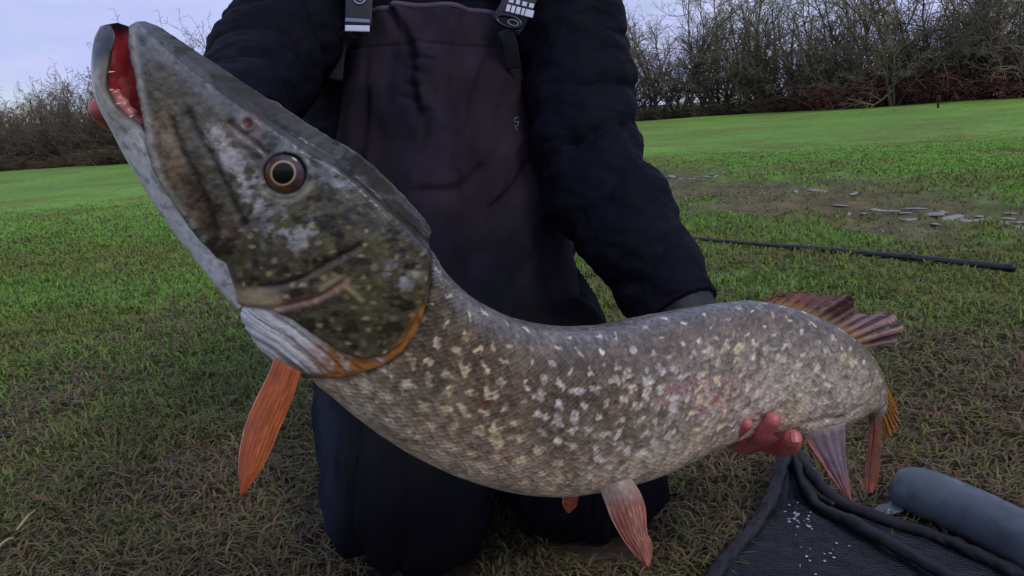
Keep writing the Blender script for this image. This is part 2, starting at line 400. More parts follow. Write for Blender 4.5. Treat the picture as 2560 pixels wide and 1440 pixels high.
def build_tree(seed, H, stems, spread, dens, rmin=0.0065):
    rnd = random.Random(seed); trunk, twig = [], []
    def rv(s): return np.array([rnd.gauss(0, s), rnd.gauss(0, s), rnd.gauss(0, s)])
    def grow(p, d, length, r, lvl):
        n = max(3, int(length / (0.34 if lvl < 2 else 0.17)))
        step = length / n; q = p.copy(); dd = d.copy()
        for i in range(n):
            f0, f1 = i / n, (i + 1) / n
            dd = dd + rv(0.13 + 0.07 * lvl) + np.array([0, 0, 0.05 if lvl < 2 else 0.02]); dd /= np.linalg.norm(dd)
            q2 = q + dd * step
            ra, rb = max(rmin, r * (1 - 0.75 * f0)), max(rmin * 0.8, r * (1 - 0.75 * f1))
            (trunk if lvl < 2 else twig).append((q, q2, ra, rb))
            if lvl < 4 and f1 > (0.10 if lvl == 0 else 0.1):
                k = [1.7, 1.6, 1.5, 0.75][lvl] * dens
                for _ in range(int(k) + (rnd.random() < k - int(k))):
                    nd = dd * (0.55 + 0.3 * rnd.random()) + rv(0.62); nd /= np.linalg.norm(nd)
                    if lvl < 2: nd[2] = nd[2] * 0.7 + 0.22
                    nd /= np.linalg.norm(nd)
                    ln = length * [0.42, 0.45, 0.5, 0.5][lvl] * (0.5 + 0.7 * rnd.random()) * (1.1 - 0.5 * f1)
                    if ln > 0.12: grow(q2, nd, ln, rb * 0.62, lvl + 1)
            q = q2
    for s in range(stems):
        a = rnd.random() * 6.28; b = np.array([math.cos(a), math.sin(a), 0]) * 0.25 * rnd.random()
        d = np.array([math.cos(a) * spread, math.sin(a) * spread, 1.0]) + rv(0.08); d /= np.linalg.norm(d)
        grow(b + np.array([0, 0, -0.1]), d, H * (0.75 + 0.3 * rnd.random()), 0.02 + 0.02 * rnd.random() + 0.006 * H, 0)
    return trunk, twig
TREES = []
for seed, H, st, sp, de in ((1, 5.0, 4, 0.36, 1.0), (2, 5.6, 3, 0.3, 1.0), (3, 4.6, 6, 0.5, 1.0), (4, 6.0, 4, 0.34, .95), (5, 3.6, 9, 0.5, 1.05), (6, 3.3, 11, 0.55, 1.1)):
    tr, tw = build_tree(seed, H, st, sp, de)
    mx_t = 25000; print('tree', seed, len(tr), len(tw))
    if len(tw) > mx_t:
        ix = RNG.permutation(len(tw))[:mx_t]; tw = [tw[i] for i in ix]
    TREES.append((seg_mesh(tr, 5), seg_mesh(tw, 3), H))
tree_mesh = {}
def place_tree(kind, x, y, s, rz, label, group, m_t='twig'):
    root = empty('hedgerow_tree', (x, y, float(gh(x, y))), label, 'tree', group)
    root.rotation_euler = (0, 0, rz); root.scale = (s, s, s)
    for part, k in (('trunk', 0), ('crown', 1)):
        key = (kind, part, m_t)
        if key not in tree_mesh:
            v, f = TREES[kind][k]
            o = mesh_obj(part, v, f, M['bark'] if k == 0 else M[m_t]); tree_mesh[key] = o.data
        else:
            o = bpy.data.objects.new(part, tree_mesh[key]); col.objects.link(o)
        o.parent = root; o.matrix_parent_inverse = Matrix.Identity(4)
    return root
def along(px0, py0, px1, py1, t):
    a, b = G(px0, py0), G(px1, py1); return a + (b - a) * t
# right-hand hedge: an open front row and a fuller back row
right_front = [(1560, 306, 2, .95), (1590, 303, 3, .92), (1640, 300, 0, .95), (1690, 298, 0, 1.06), (1745, 294, 2, 1.1), (1800, 290, 1, 1.12), (1850, 287, 3, 1.02), (1900, 284, 2, 1.12), (1950, 281, 4, 1.15), (2010, 277, 4, 1.05), (2060, 275, 2, 1.05), (2110, 272, 1, 1.0),
               (2170, 269, 3, .98), (2230, 266, 0, 1.05), (2290, 260, 2, 1.05), (2340, 256, 5, 1.15), (2385, 253, 1, 1.08), (2430, 250, 3, 1.02), (2480, 248, 2, 1.15), (2530, 246, 1, 1.08), (2580, 243, 3, 1.0), (2630, 240, 0, 1.05)]
rlab = {1590: 'slender bare tree in the hedgerow beside the puffer sleeve', 1800: 'tall round-headed bare tree standing above the hedgerow',
        2430: 'tallest bare tree with dark stems rising behind the russet scrub', 2010: 'low bare bush-like tree filling the gap in the hedgerow'}
for i, (px, py, k, s) in enumerate(right_front):
    p = G(px, py - 2)
    place_tree(k, p[0], p[1], s, i * 1.7, rlab.get(px, 'bare grey multi-stemmed hawthorn in the hedgerow along the mown field'), 'bare trees of the hedgerow')
for i, px in enumerate(range(1540, 2700, 84)):
    py = 303 - (px - 1590) * 0.062
    p = G(px, py); p = p * np.array([1.09, 1.09, 0]) + np.array([0.3 * math.sin(i * 5), 0, 0])
    place_tree([4, 5, 2, 5][i % 4], p[0], p[1], 0.85 + 0.15 * math.sin(i * 2.3), i * 2.1, 'dark twiggy thicket tree in the back row of the hedgerow', 'thicket behind the hedgerow trees', 'twig_dark')
# left-hand hedge: lower and denser
for i, px in enumerate(range(-90, 460, 36)):
    py = 424 - px * 0.055
    p = G(px, py)
    place_tree([4, 5, 5, 4, 2][i % 5], p[0], p[1], 0.80 + 0.10 * math.sin(i * 1.9), i * 1.3 + .4, 'dense dark bare thicket tree in the hedge behind the open mouth', 'dense hedge trees behind the pike head', 'twig_dark')
for i, px in enumerate(range(-120, 700, 46)):
    py = 424 - px * 0.06
    p = G(px, py) * np.array([1.1, 1.1, 0])
    place_tree([5, 4, 4, 5, 5, 4, 5][i % 7], p[0], p[1], 0.80 + 0.10 * math.sin(i * 2.9), i * 2.3, 'bare twiggy tree in the rear row of the dense hedge', 'rear trees of the dense hedge', 'twig_dark')
for i, px in enumerate(range(500, 1540, 58)):
    py = 398 - (px - 500) * 0.08
    p = G(px, py)
    place_tree([2, 5, 4, 0, 5, 2, 4][i % 7], p[0], p[1], 0.82 + .1 * math.sin(i * 2.2), i * 1.1, 'bare hedge tree mostly hidden behind the person', 'hedge trees behind the person')

# bramble and russet scrub at the hedge foot
def scrub_mesh(seed, n, leaf):
    rnd = random.Random(seed); segs = []; LV, LF = [], []
    for i in range(n):
        a = rnd.random() * 6.28; rr = rnd.random() ** .5 * 1.1
        p = np.array([math.cos(a) * rr, math.sin(a) * rr * 0.7, -0.05]); a2 = rnd.random() * 6.28
        d = np.array([math.cos(a2) * 0.6, math.sin(a2) * 0.6, 1.1]); H = (0.5 + 0.9 * rnd.random()) * (1.15 - 0.5 * rr)
        for k in range(5):
            q = p + d / np.linalg.norm(d) * H / 5
            segs.append((p, q, 0.010, 0.008)); p = q; d = d + np.array([rnd.gauss(0, .25), rnd.gauss(0, .25), -0.28])
            for _ in range(2):
                t = np.array([rnd.gauss(0, 1), rnd.gauss(0, 1), rnd.gauss(0.3, .7)]); t /= np.linalg.norm(t)
                segs.append((q, q + t * 0.22, 0.006, 0.005))
                for _ in range(leaf):
                    c = q + t * 0.22 * rnd.random() + np.array([rnd.gauss(0, .04) for _ in range(3)])
                    u = np.array([rnd.gauss(0, 1) for _ in range(3)]); u /= np.linalg.norm(u); w = np.cross(u, [rnd.gauss(0, 1) for _ in range(3)]); w /= np.linalg.norm(w)
                    o = len(LV); LV.extend([c - u * .024, c + w * .012, c + u * .024, c - w * .012]); LF.append((o, o + 1, o + 2, o + 3))
    v, f = seg_mesh(segs, 3); return (v, f), (np.array(LV) if LV else None, np.array(LF) if LF else None)
SCRUB = [scrub_mesh(3, 170, 1), scrub_mesh(4, 150, 3), scrub_mesh(5, 190, 1)]
scrub_cache = {}
def place_scrub(kind, x, y, s, rz, label, group, ms, ml):
    root = empty('bramble_bush', (x, y, float(gh(x, y))), label, 'bush', group); root.rotation_euler = (0, 0, rz); root.scale = (s * 1.3, s * 1.3, s)
    for part, k, m_ in (('stems', 0, ms), ('leaves', 1, ml)):
        key = (kind, part, m_)
        if key not in scrub_cache:
            v, f = SCRUB[kind][k]; o = mesh_obj(part, v, f, M[m_], smooth=False); scrub_cache[key] = o.data
        else:
            o = bpy.data.objects.new(part, scrub_cache[key]); col.objects.link(o)
        o.parent = root; o.matrix_parent_inverse = Matrix.Identity(4)
for i, px in enumerate(range(1560, 2680, 62)):
    py = 303 - (px - 1560) * 0.063; p = G(px, py) * np.array([.965, .965, 0])
    if px > 2060:
        place_scrub(i % 3, p[0], p[1] + .3, 1.0 + .3 * math.sin(i * 2.1), i * 1.7, 'purple-brown bramble bush at the foot of the hedgerow', 'bramble bushes at the hedge foot', 'bramble', 'bramble')
        if i % 2 == 0: place_scrub(1, p[0] * 1.02, p[1] * 1.02, 1.6 + .4 * math.sin(i * 1.3), i, 'russet leafy scrub bush among the hedgerow stems', 'russet scrub in the hedgerow', 'bramble', 'beech')
    else:
        place_scrub(i % 3, p[0], p[1] + .3, 0.75 + .2 * math.sin(i * 2.1), i * 1.7, 'dry brown undergrowth bush beneath the bare hedgerow trees', 'undergrowth beneath the hedgerow', 'dry_weed', 'dry_weed')
for i, px in enumerate(range(-100, 500, 60)):
    py = 426 - px * 0.055; p = G(px, py)
    place_scrub(i % 3, p[0], p[1] + .2, 0.8 + .2 * math.sin(i * 1.1), i * 1.9, 'dull brown undergrowth bush along the dense hedge', 'undergrowth of the dense hedge', 'dry_weed', 'dry_weed')

# small black marker post in the field edge
p = G(2345, 272); v1, f1, _ = tube([p + [0, 0, -.1], p + [0, 0, .22]], [.03, .03], [.03, .03], ref=(1, 0, 0), n=4, m=10)
v2, f2, _ = tube([p + [0, 0, .2], p + [0.01, 0, .34]], [.06, .05], [.05, .05], ref=(1, 0, 0), n=6, m=10)
mp_ = empty('marker_post', p, 'short black post standing at the field edge before the brambles', 'post')
mesh_obj('post', v1, f1, M['post'], mp_); mesh_obj('post_cap', v2, f2, M['post'], mp_)

# ------------------------------------------------------------------ net pole in the grass
a, b = G(1690, 600), G(2532, 678)
pole = empty('landing_net_pole', b, 'black telescopic landing net pole lying in the grass', 'pole')
def on(t, lift=0.012): q = a + (b - a) * t; return np.array([q[0], q[1], gh(q[0], q[1]) * 0.3 + lift])
for nm, t0, t1, r_, mm in (('thin_section', -0.15, 0.42, 0.0085, 'pole_mud'), ('middle_section', 0.41, 0.76, 0.0115, 'pole'), ('handle', 0.755, 1.0, 0.0135, 'pole')):
    v, f, _ = tube([on(t0 + (t1 - t0) * k, 0.016) for k in (0, .33, .66, 1)], r_, r_, n=24, m=14); mesh_obj(nm, v, f, M[mm], pole)
v, f, _ = tube([on(.985, .016), on(1.004, .016)], .0155, .0155, n=6, m=16); mesh_obj('end_cap', v, f, M['buckle'], pole)
v, f, _ = tube([on(.745, .016), on(.775, .016)], .0145, .0145, n=6, m=16); mesh_obj('collar', v, f, M['buckle'], pole)

# ------------------------------------------------------------------ landing net, lower right
apex = G(1972, 1198); apex[2] = 0.07
net = empty('landing_net', G(2100, 1400), 'black mesh landing net with dark frame spread on the grass', 'landing net')
Lp = [apex, P(1925, 1255, 1.26), P(1860, 1350, 1.17), P(1780, 1450, 1.09), P(1700, 1560, 1.0)]
Rp = [apex, P(2080, 1245, 1.27), P(2220, 1315, 1.2), P(2340, 1375, 1.15), P(2480, 1455, 1.08), P(2600, 1530, 1.02)]
def wr(sd, a_=0.0055):
    return lambda u, th, V: a_ * (fbm(V[..., 0] * 35, V[..., 1] * 35, V[..., 2] * 60, seed=sd, o=4) - .5) * 2 + 0.0004 * np.sin(u * 60 + 5 * np.cos(th) + 9 * u * u)
for pts, sd in ((Lp, 3), (Rp, 4)):
    pts = [np.array([q[0], q[1], max(q[2], 0.02)]) for q in pts]
    v, f, _ = tube(pts, 0.0095, 0.0105, n=160, m=16, disp=wr(sd)); mesh_obj('frame_arm', v, f, M['netframe'], net)
Lc, Rc = smoothline(Lp, 60), smoothline(Rp, 60)
def net_pt(u, v):
    u = np.asarray(u, float); v = np.asarray(v, float)
    i = np.clip(v, 0, 1) * 59; k = np.clip(i.astype(int), 0, 58); w = (i - k)[..., None]
    A = Lc[k] * (1 - w) + Lc[k + 1] * w; B = Rc[k] * (1 - w) + Rc[k + 1] * w
    p = A * (1 - u[..., None]) + B * u[..., None]
    z = p[..., 2] - 0.05 * np.sin(u * math.pi) * v ** .6
    z = z + 0.016 * v * np.maximum(0, np.sin(u * 23 + 1.6 * np.sin(v * 5) + 2 * fbm(u * 3, v * 3, seed=65))) ** 2 + 0.012 * (fbm(u * 6, v * 9, seed=61) - .5)
    p = p.copy(); p[..., 2] = np.maximum(z, 0.012 + 0.006 * fbm(u * 20, v * 20, seed=63))
    return p
uu, vv = np.meshgrid(np.linspace(0, 1, 90), np.linspace(0.0, 1, 110), indexing='xy')
cl = net_pt(uu, vv); cl2 = cl.copy(); cl2[..., 2] -= 0.003
mesh_obj('net_base', cl2.reshape(-1, 3), grid_faces(110, 90), M['netcloth'], net)
segs = []
nu_, nv_ = 90, 95
for i in range(1, nu_):
    q = net_pt(np.full(70, i / nu_), np.linspace(0.02, 1, 70)); segs += [(q[k], q[k + 1], .00065, .00065) for k in range(69)]
for j in range(4, nv_):
    m_ = max(6, int(60 * j / nv_)); q = net_pt(np.linspace(0, 1, m_), np.full(m_, j / nv_)); segs += [(q[k], q[k + 1], .00065, .00065) for k in range(m_ - 1)]
v, f = seg_mesh(segs, 3); o = mesh_obj('netting', v, f, M['netthread'], net); o['kind'] = 'stuff'
fold = [net_pt(np.array([t_]), np.array([v_]))[0] + [0, 0, .012] for t_, v_ in ((.6, .06), (.66, .3), (.72, .55), (.76, .8), (.8, 1.0))]
v, f, _ = tube(fold, [.004, .007, .008, .008, .008], [.005, .008, .01, .01, .01], n=70, m=12, disp=wr(9)); mesh_obj('net_hem', v, f, M['netframe'], net)
fold = [apex + [0, 0, -.006]] + [net_pt(np.array([t_]), np.array([v_]))[0] + [0, 0, .006] for t_, v_ in ((.5, .1), (.78, .22), (.9, .34))]
v, f, _ = tube(fold, [.006, .006, .006, .005], [.008, .008, .007, .005], n=50, m=10, disp=wr(12)); mesh_obj('net_hem', v, f, M['netframe'], net)
for k in range(46):
    c = (0.36, 0.40) if k < 30 else (0.42, 0.68)
    u_ = np.clip(c[0] + random.gauss(0, .07), .05, .9); v_ = np.clip(c[1] + random.gauss(0, .05), .1, 1)
    q = net_pt(np.array([u_]), np.array([v_]))[0] + [0, 0, .0015]; s = 0.0012 + 0.0022 * random.random() ** 2
    th = np.linspace(0, 2 * math.pi, 7)[:-1]
    ring = [q + np.array([math.cos(t_) * s * random.uniform(.6, 1.3), math.sin(t_) * s * random.uniform(.6, 1.3), 0]) for t_ in th]
    mesh_obj('dried_fleck', np.array(ring + [q + [0, 0, s * .6]]), [(i, (i + 1) % 6, 6) for i in range(6)], M['foam'], net)

# ------------------------------------------------------------------ blue-grey padded mat roll
roll = empty('unhooking_mat', G(2400, 1370), 'blue-grey vinyl padded mat roll with folded end on the grass', 'mat')
rp = [P(2248, 1268, 1.27), P(2300, 1300, 1.25), P(2400, 1368, 1.2), P(2500, 1440, 1.14), P(2620, 1540, 1.07)]
rp = [np.array([q[0], q[1], 0.035]) for q in rp]
def rd(u, th, V):
    c = 0.0025 * np.exp(-((u - .36 - .05 * np.cos(th)) / .05) ** 2)
    return -c + 0.010 * (fbm(V[..., 0] * 14, V[..., 1] * 14, V[..., 2] * 14, seed=71, o=3) - .5)
v, f, _ = tube([rp[0] + (rp[0] - rp[1]) * .42, rp[0] + (rp[0] - rp[1]) * .2] + rp, [.006, .021, .030, .036, .037, .036, .036], [.010, .026, .034, .039, .04, .038, .038], n=120, m=40, disp=rd, caps=True); mesh_obj('padded_roll', v, f, M['mat_blue'], roll)
tb = [P(2240, 1272, 1.25), P(2215, 1276, 1.245), P(2190, 1283, 1.24)]; tb = [np.array([q[0], q[1], max(.012, q[2])]) for q in tb]
v, f, _ = tube(tb, [.008, .006, .002], [.016, .013, .006], n=16, m=16, disp=lambda u, th, V: .002 * np.sin(th * 4 + 5 * u)); mesh_obj('corner_tab', v, f, M['mat_blue'], roll)
sm = [q + np.array([.012, .016, .0295]) for q in rp[1:]]
v, f, _ = tube(sm, .0022, .003, n=60, m=8); mesh_obj('seam', v, f, M['mat_blue'], roll)

# ------------------------------------------------------------------ the pike
FISH_LABEL = 'big olive pike with cream spots held across the person, mouth open'
ST = [  # dorsal x y, ventral x y, half width px, depth, tilt deg, shape (0 snout, 1 head, 2 body), ridge
 (352, 56, 329, 68, 24, .620, 20, 0, .5), (373, 74, 331, 110, 46, .622, 22, 0, .55), (405, 106, 342, 175, 62, .625, 24, 0.02, .6), (452, 147, 357, 255, 74, .630, 25, .05, .62),
 (533, 208, 376, 345, 86, .638, 25, .1, .63), (600, 257, 402, 435, 95, .645, 25, .18, .63), (672, 312, 450, 513, 104, .652, 25, .32, .63),
 (773, 378, 514, 594, 112, .660, 24, .55, .62), (840, 418, 570, 664, 119, .667, 22, .85, .6), (894, 456, 597, 738, 124, .673, 20, 1, .58), (960, 513, 606, 810, 129, .680, 18, 1.1, .55),
 (1020, 568, 645, 867, 132, .688, 15, 1.25, .5), (1065, 615, 695, 908, 134, .697, 12, 1.5, .4), (1096, 662, 758, 938, 132, .708, 9, 1.8, .25),
 (1132, 703, 815, 977, 130, .720, 6, 2, .1), (1176, 741, 880, 1032, 130, .735, 5, 2, 0), (1225, 771, 960, 1092, 130, .752, 4, 2, 0), (1285, 797, 1050, 1147, 131, .772, 4, 2, 0),
 (1350, 812, 1150, 1192, 132, .795, 4, 2, 0), (1420, 819, 1260, 1226, 132, .820, 4, 2, 0), (1490, 815, 1375, 1239, 130, .846, 4, 2, 0), (1560, 801, 1488, 1230, 126, .872, 4, 2, 0),
 (1640, 785, 1590, 1206, 121, .898, 4, 2, 0), (1720, 770, 1680, 1172, 115, .922, 4, 2, 0), (1800, 759, 1765, 1132, 108, .945, 5, 2, 0), (1880, 752, 1850, 1098, 100, .966, 5, 2, 0),
 (1960, 765, 1925, 1083, 92, .985, 5, 2, 0), (2030, 790, 1990, 1086, 84, 1.004, 5, 2, 0), (2090, 822, 2050, 1080, 74, 1.024, 4, 2, 0), (2140, 860, 2100, 1064, 62, 1.046, 3, 2, 0),
 (2178, 905, 2135, 1040, 48, 1.072, 2, 2, 0), (2200, 950, 2152, 1026, 36, 1.10, 0, 2, 0), (2210, 995, 2168, 1030, 26, 1.125, 0, 2, 0), (2206, 1030, 2178, 1048, 15, 1.145, 0, 2, 0)]
ST = np.array(ST, float)
mid = (ST[:, :2] + ST[:, 2:4]) / 2
tt = np.r_[0, np.cumsum(np.linalg.norm(np.diff(mid, axis=0), axis=1) + np.diff(ST[:, 5]) * 900)]
NS, NT = 980, 300
ss = np.linspace(0, tt[-1], NS); ss = tt[-1] * np.clip((ss / tt[-1]), 0, 1)
S = spline(ST, tt, ss)
HALF = {0: [(0, -.74), (.45, -.8), (.8, -.95), (.98, -.92), (1.0, -.5), (.95, .05), (.85, .55), (.68, .93), (.60, .99), (.5, .97), (0, .93)],
        1: [(0, -1), (.42, -.95), (.76, -.72), (.95, -.32), (1.0, .08), (.95, .45), (.84, .78), (.66, .98), (.60, 1.01), (.5, .98), (0, .92)],
        2: [(0, -1), (.42, -.93), (.74, -.71), (.94, -.37), (1.0, .02), (.92, .40), (.76, .68), (.56, .86), (.40, .94), (.25, .985), (0, 1)]}
nh = NT // 2 + 1
hs = {k: smoothline(v, nh) for k, v in HALF.items()}
def section(sh):
    sh = np.clip(sh, 0, 2)[:, None, None]
    return np.where(sh < 1, hs[0] * (1 - sh) + hs[1] * sh, hs[1] * (2 - sh) + hs[2] * (sh - 1))
SEC = section(S[:, 7])                                          # NS, nh, 2
sc = S[:, 5] / F
D3 = np.array([P(a_, b_, d_) for a_, b_, d_ in zip(S[:, 0], S[:, 1], S[:, 5])]); V3 = np.array([P(a_, b_, d_) for a_, b_, d_ in zip(S[:, 2], S[:, 3], S[:, 5])])
Ev = D3 - V3; Len = np.linalg.norm(Ev, axis=1); Ev = Ev / Len[:, None]
wv = S[:, 4] * sc; ph = np.radians(S[:, 6]); rr_ = S[:, 8]
hv = (Len + rr_ * wv * np.sin(ph)) / (2 * np.cos(ph))
for _ in range(12):                                             # the lowest near-side point of every section meets the ventral line
    bot = (SEC[:, :, 1] * (hv * np.cos(ph))[:, None] - SEC[:, :, 0] * (wv * np.sin(ph))[:, None]).min(1)
    hv = np.maximum((Len + rr_ * wv * np.sin(ph) + (bot + hv * np.cos(ph)) ) / (2 * np.cos(ph)), .25 * Len)
bot = (SEC[:, :, 1] * (hv * np.cos(ph))[:, None] - SEC[:, :, 0] * (wv * np.sin(ph))[:, None]).min(1)
Cc = V3 - Ev * bot[:, None]
def smooth_rows(A, k):
    ker = np.hanning(2 * k + 1); ker /= ker.sum()
    Ap = np.concatenate([np.repeat(A[:1], k, 0), A, np.repeat(A[-1:], k, 0)])
    return np.stack([np.convolve(Ap[:, j], ker, 'valid') for j in range(A.shape[1])], 1)
Tn = np.gradient(smooth_rows(Cc, 20), axis=0); Tn /= np.linalg.norm(Tn, axis=1, keepdims=True)
Nn = np.cross(Tn, Ev); Nn *= np.sign(Nn @ fwd)[:, None]; Nn /= np.linalg.norm(Nn, axis=1, keepdims=True)
Nn = smooth_rows(Nn, 25); Nn /= np.linalg.norm(Nn, axis=1, keepdims=True)
UPv = Ev * np.cos(ph)[:, None] - Nn * np.sin(ph)[:, None]; LAT = Nn * np.cos(ph)[:, None] + Ev * np.sin(ph)[:, None]
idx = np.r_[np.arange(nh), np.arange(nh - 2, 0, -1)]; sgn = np.r_[-np.ones(nh), np.ones(nh - 2)]
NTT = len(idx)
Q = SEC[:, idx, 0] * sgn[None]; Pp = SEC[:, idx, 1]
BV = Cc[:, None] + UPv[:, None] * (Pp * hv[:, None])[..., None] + LAT[:, None] * (Q * wv[:, None])[..., None]
# photo coordinates of the near flank; the far flank carries the mirrored pattern
half = BV[:, :nh]
hx, hy, hd = proj(half.reshape(-1, 3)); hx = hx.reshape(NS, nh); hy = hy.reshape(NS, nh)
MX, MY = hx[:, idx], hy[:, idx]
# arc-length coordinates in metres for scales and spots
su = np.r_[0, np.cumsum(np.linalg.norm(np.diff(Cc, axis=0), axis=1))]
per = np.concatenate([np.zeros((NS, 1)), np.cumsum(np.linalg.norm(np.diff(half, axis=1), axis=2), axis=1)], 1)
SV = per[:, idx]; SU = su[:, None] + 0 * SV
VF = (np.arange(nh) / (nh - 1))[idx][None] + 0 * SV          # 0 belly .. 1 back
E1 = [(1062, 612), (1068, 660), (1056, 730), (1034, 790), (1004, 850), (962, 880), (905, 892), (850, 872), (790, 834), (733, 794), (683, 772), (608, 766), (560, 742)]
E2 = [(1072, 618), (1078, 680), (1066, 760), (1042, 830), (1006, 880), (954, 916), (862, 944), (762, 944), (700, 914)]
POLY1 = E1 + [(-300, 600), (-300, -500), (900, -500), (1300, 250)]
POLY2 = E2 + [(640, 880), (-300, 900), (-300, -500), (900, -500), (1300, 250)]
side = sstep(0.0, 0.06, SEC[:, idx, 0])                        # fade features out at keel and back
d1 = sdf(MX, MY, POLY1); d2 = sdf(MX, MY, POLY2)
headm = sstep(14.5, 12.5, np.interp(ss, tt, np.arange(len(tt))))[:, None]
hgt = np.zeros_like(MX)
hgt += 12 * sstep(-4, 5, d1) * np.exp(-np.maximum(d1, 0) / 170)
hgt += 6 * sstep(-3, 4, d2) * np.exp(-np.maximum(d2, 0) / 120)
hgt -= 6 * np.exp(-((d2 + 8) / 9) ** 2)
def groove(line, depth, sig): return -depth * np.exp(-(pdist(MX, MY, smoothline(line, 30)) / sig) ** 2)
PRE = [(900, 612), (879, 626), (808, 663), (758, 692), (708, 709), (660, 715)]
LOWP = [(872, 690), (858, 705), (796, 742), (733, 757), (683, 768), (608, 764), (567, 742)]
MAX1 = [(432, 300), (440, 335), (457, 380), (488, 436), (512, 490), (535, 550), (548, 600)]
MAX2 = [(470, 285), (500, 345), (530, 392), (560, 455), (600, 534), (612, 560)]
FRN = [(575, 308), (600, 333), (640, 362), (668, 384)]
ORB = [(668, 470), (650, 500), (640, 540), (590, 600), (570, 650)]
hgt += groove(PRE, 9, 8) + groove(LOWP, 7, 7) + groove(MAX1, 6, 11) + groove(MAX2, 7, 12) + groove(FRN, 7, 9) + groove(ORB, 4, 14)
hgt += 7 * np.exp(-((pdist(MX, MY, smoothline([(395, 380), (420, 470), (470, 560), (530, 630)], 20)) - 20) / 22) ** 2)
hgt += 5 * np.exp(-(pdist(MX, MY, [(640, 300), (760, 372), (860, 430)]) / 16) ** 2)      # brow ridge
hgt += 9 * np.exp(-(np.hypot(MX - 740, MY - 590) / 110) ** 2) + 6 * np.exp(-(np.hypot(MX - 930, MY - 700) / 90) ** 2)  # cheek muscle, gill plate
er = np.hypot((MX - 714) / 1.0, (MY - 434) / 0.96)
hgt -= 15 * sstep(56, 40, er); hgt += 4 * np.exp(-((er - 58) / 8) ** 2)
nr_ = np.hypot(MX - 620, MY - 308); hgt -= 7 * sstep(15, 7, nr_); hgt += 3 * np.exp(-((nr_ - 19) / 6) ** 2)
# branchiostegal rays
RB = [(560, 744), (608, 768), (683, 774), (733, 796), (790, 836), (850, 874), (905, 894), (962, 884), (1000, 862), (950, 905), (850, 928), (755, 930), (695, 905), (640, 865), (600, 815)]
rb = sstep(-6, 6, sdf(MX, MY, RB))
ray = ((MX - 600) * (-0.57) + (MY - 767) * 0.82) - 0.00022 * (MX - 600) ** 2 + 16 * (fbm(MX / 120, MY / 120, seed=148, o=2) - .5)
stripe = sstep(.34, .64, fbm(ray / 9, (MX + MY) / 420, seed=149, o=3))
hgt += rb * (stripe - .5) * 4
ruf = fbm(MX / 22, MY / 22, seed=81, o=4) - 0.5
hgt += headm * ruf * 5
hgt += (1 - headm) * (fbm(SU * 28, SV * 40, seed=83, o=3) - .5) * 3.0
# flank creases near the tail bend
hgt -= 5 * np.exp(-(pdist(MX, MY, smoothline([(2015, 1062), (2060, 1050), (2110, 1045), (2150, 1020)], 20)) / 7) ** 2)
Nrm = gnormals(BV, True); Nrm *= np.sign(((BV - Cc[:, None]) * Nrm).sum(2, keepdims=True))
amp = (hgt * side) * sc[:, None]
BV = BV + Nrm * amp[..., None]

# ---- colours
cream = lin((214, 204, 182)); dark = lin((98, 82, 68)); olive = lin((126, 110, 94)); belly = lin((216, 192, 172)); back = lin((102, 97, 92))
c = np.broadcast_to(dark, MX.shape + (3,)).copy()
c = mixc(c, olive, sstep(0.62, 0.42, VF)); c = mixc(c, lin((184, 162, 142)), sstep(0.46, 0.22, VF)); c = mixc(c, belly, sstep(0.26, 0.08, VF))
c = mixc(c, back, sstep(0.74, 0.9, VF))
c = mixc(c, lin((184, 170, 156)), 0.55 * sstep(1450, 1950, MX) * sstep(.85, .5, VF))  # rear flank lightened: light from the right painted into the skin
mot = fbm(SU * 60, SV * 60, seed=91, o=4)
c = c * (0.5 + 1.0 * mot)[..., None]
c = c * (0.80 + 0.4 * vnoise(SU * 260, SV * 420, seed=95))[..., None]
# cream spots, rows of short dashes following the scale lines
spot = np.zeros_like(MX); wx = (fbm(SU * 150, SV * 150, seed=97, o=2) - .5) * .010; wy = (fbm(SU * 150, SV * 150, seed=99, o=2) - .5) * .010
s_head = np.interp(13.2, np.arange(len(tt)), tt); u_head = np.interp(s_head, ss, su)
pts_ = []
tries = 0
while len(pts_) < 520 and tries < 30000:
    tries += 1
    i = random.randrange(int(NS * 0.28), NS - 8); vf = random.uniform(.06, .93)
    u_, v_ = su[i], per[i, int(vf * (nh - 1))]
    dens_ = 0.0155 if vf < .75 else 0.022
    if any((u_ - a_) ** 2 / 1.7 + (v_ - b_) ** 2 * 1.5 < dens_ ** 2 for a_, b_, *_ in pts_): continue
    big = 1.0 if vf < .7 else 0.6
    pts_.append((u_, v_, random.uniform(.0045, .0105) * big, random.uniform(.003, .0052) * big, random.gauss(-.25, .35), random.uniform(.55, 1.0)))
for u_, v_, a_, b_, an, st_ in pts_:
    i0, i1 = np.searchsorted(su, [u_ - .022, u_ + .022])
    dx = SU[i0:i1] + wx[i0:i1] - u_; dy = SV[i0:i1] + wy[i0:i1] - v_
    ca, sa = math.cos(an), math.sin(an)
    e = np.hypot((dx * ca + dy * sa) / a_, (-dx * sa + dy * ca) / b_)
    spot[i0:i1] = np.maximum(spot[i0:i1], st_ * sstep(1.25, .65, e))
bodym = sstep(4, -6, d2) * sstep(u_head - .09, u_head - .05, SU)
warm = fbm(SU * 14, SV * 14, seed=101)
scol = mixc(np.broadcast_to(lin((206, 199, 190)), MX.shape + (3,)), lin((222, 196, 156)), sstep(.42, .7, warm + .25 * sstep(.5, .1, VF)))
m_ = (spot * bodym * (0.55 + 0.6 * vnoise(SU * 300, SV * 300, seed=103)) * (0.45 + .55 * sstep(.03, .16, VF)))
c = c * (1 - np.clip(m_, 0, 1)[..., None]) + scol * np.clip(m_, 0, 1)[..., None]
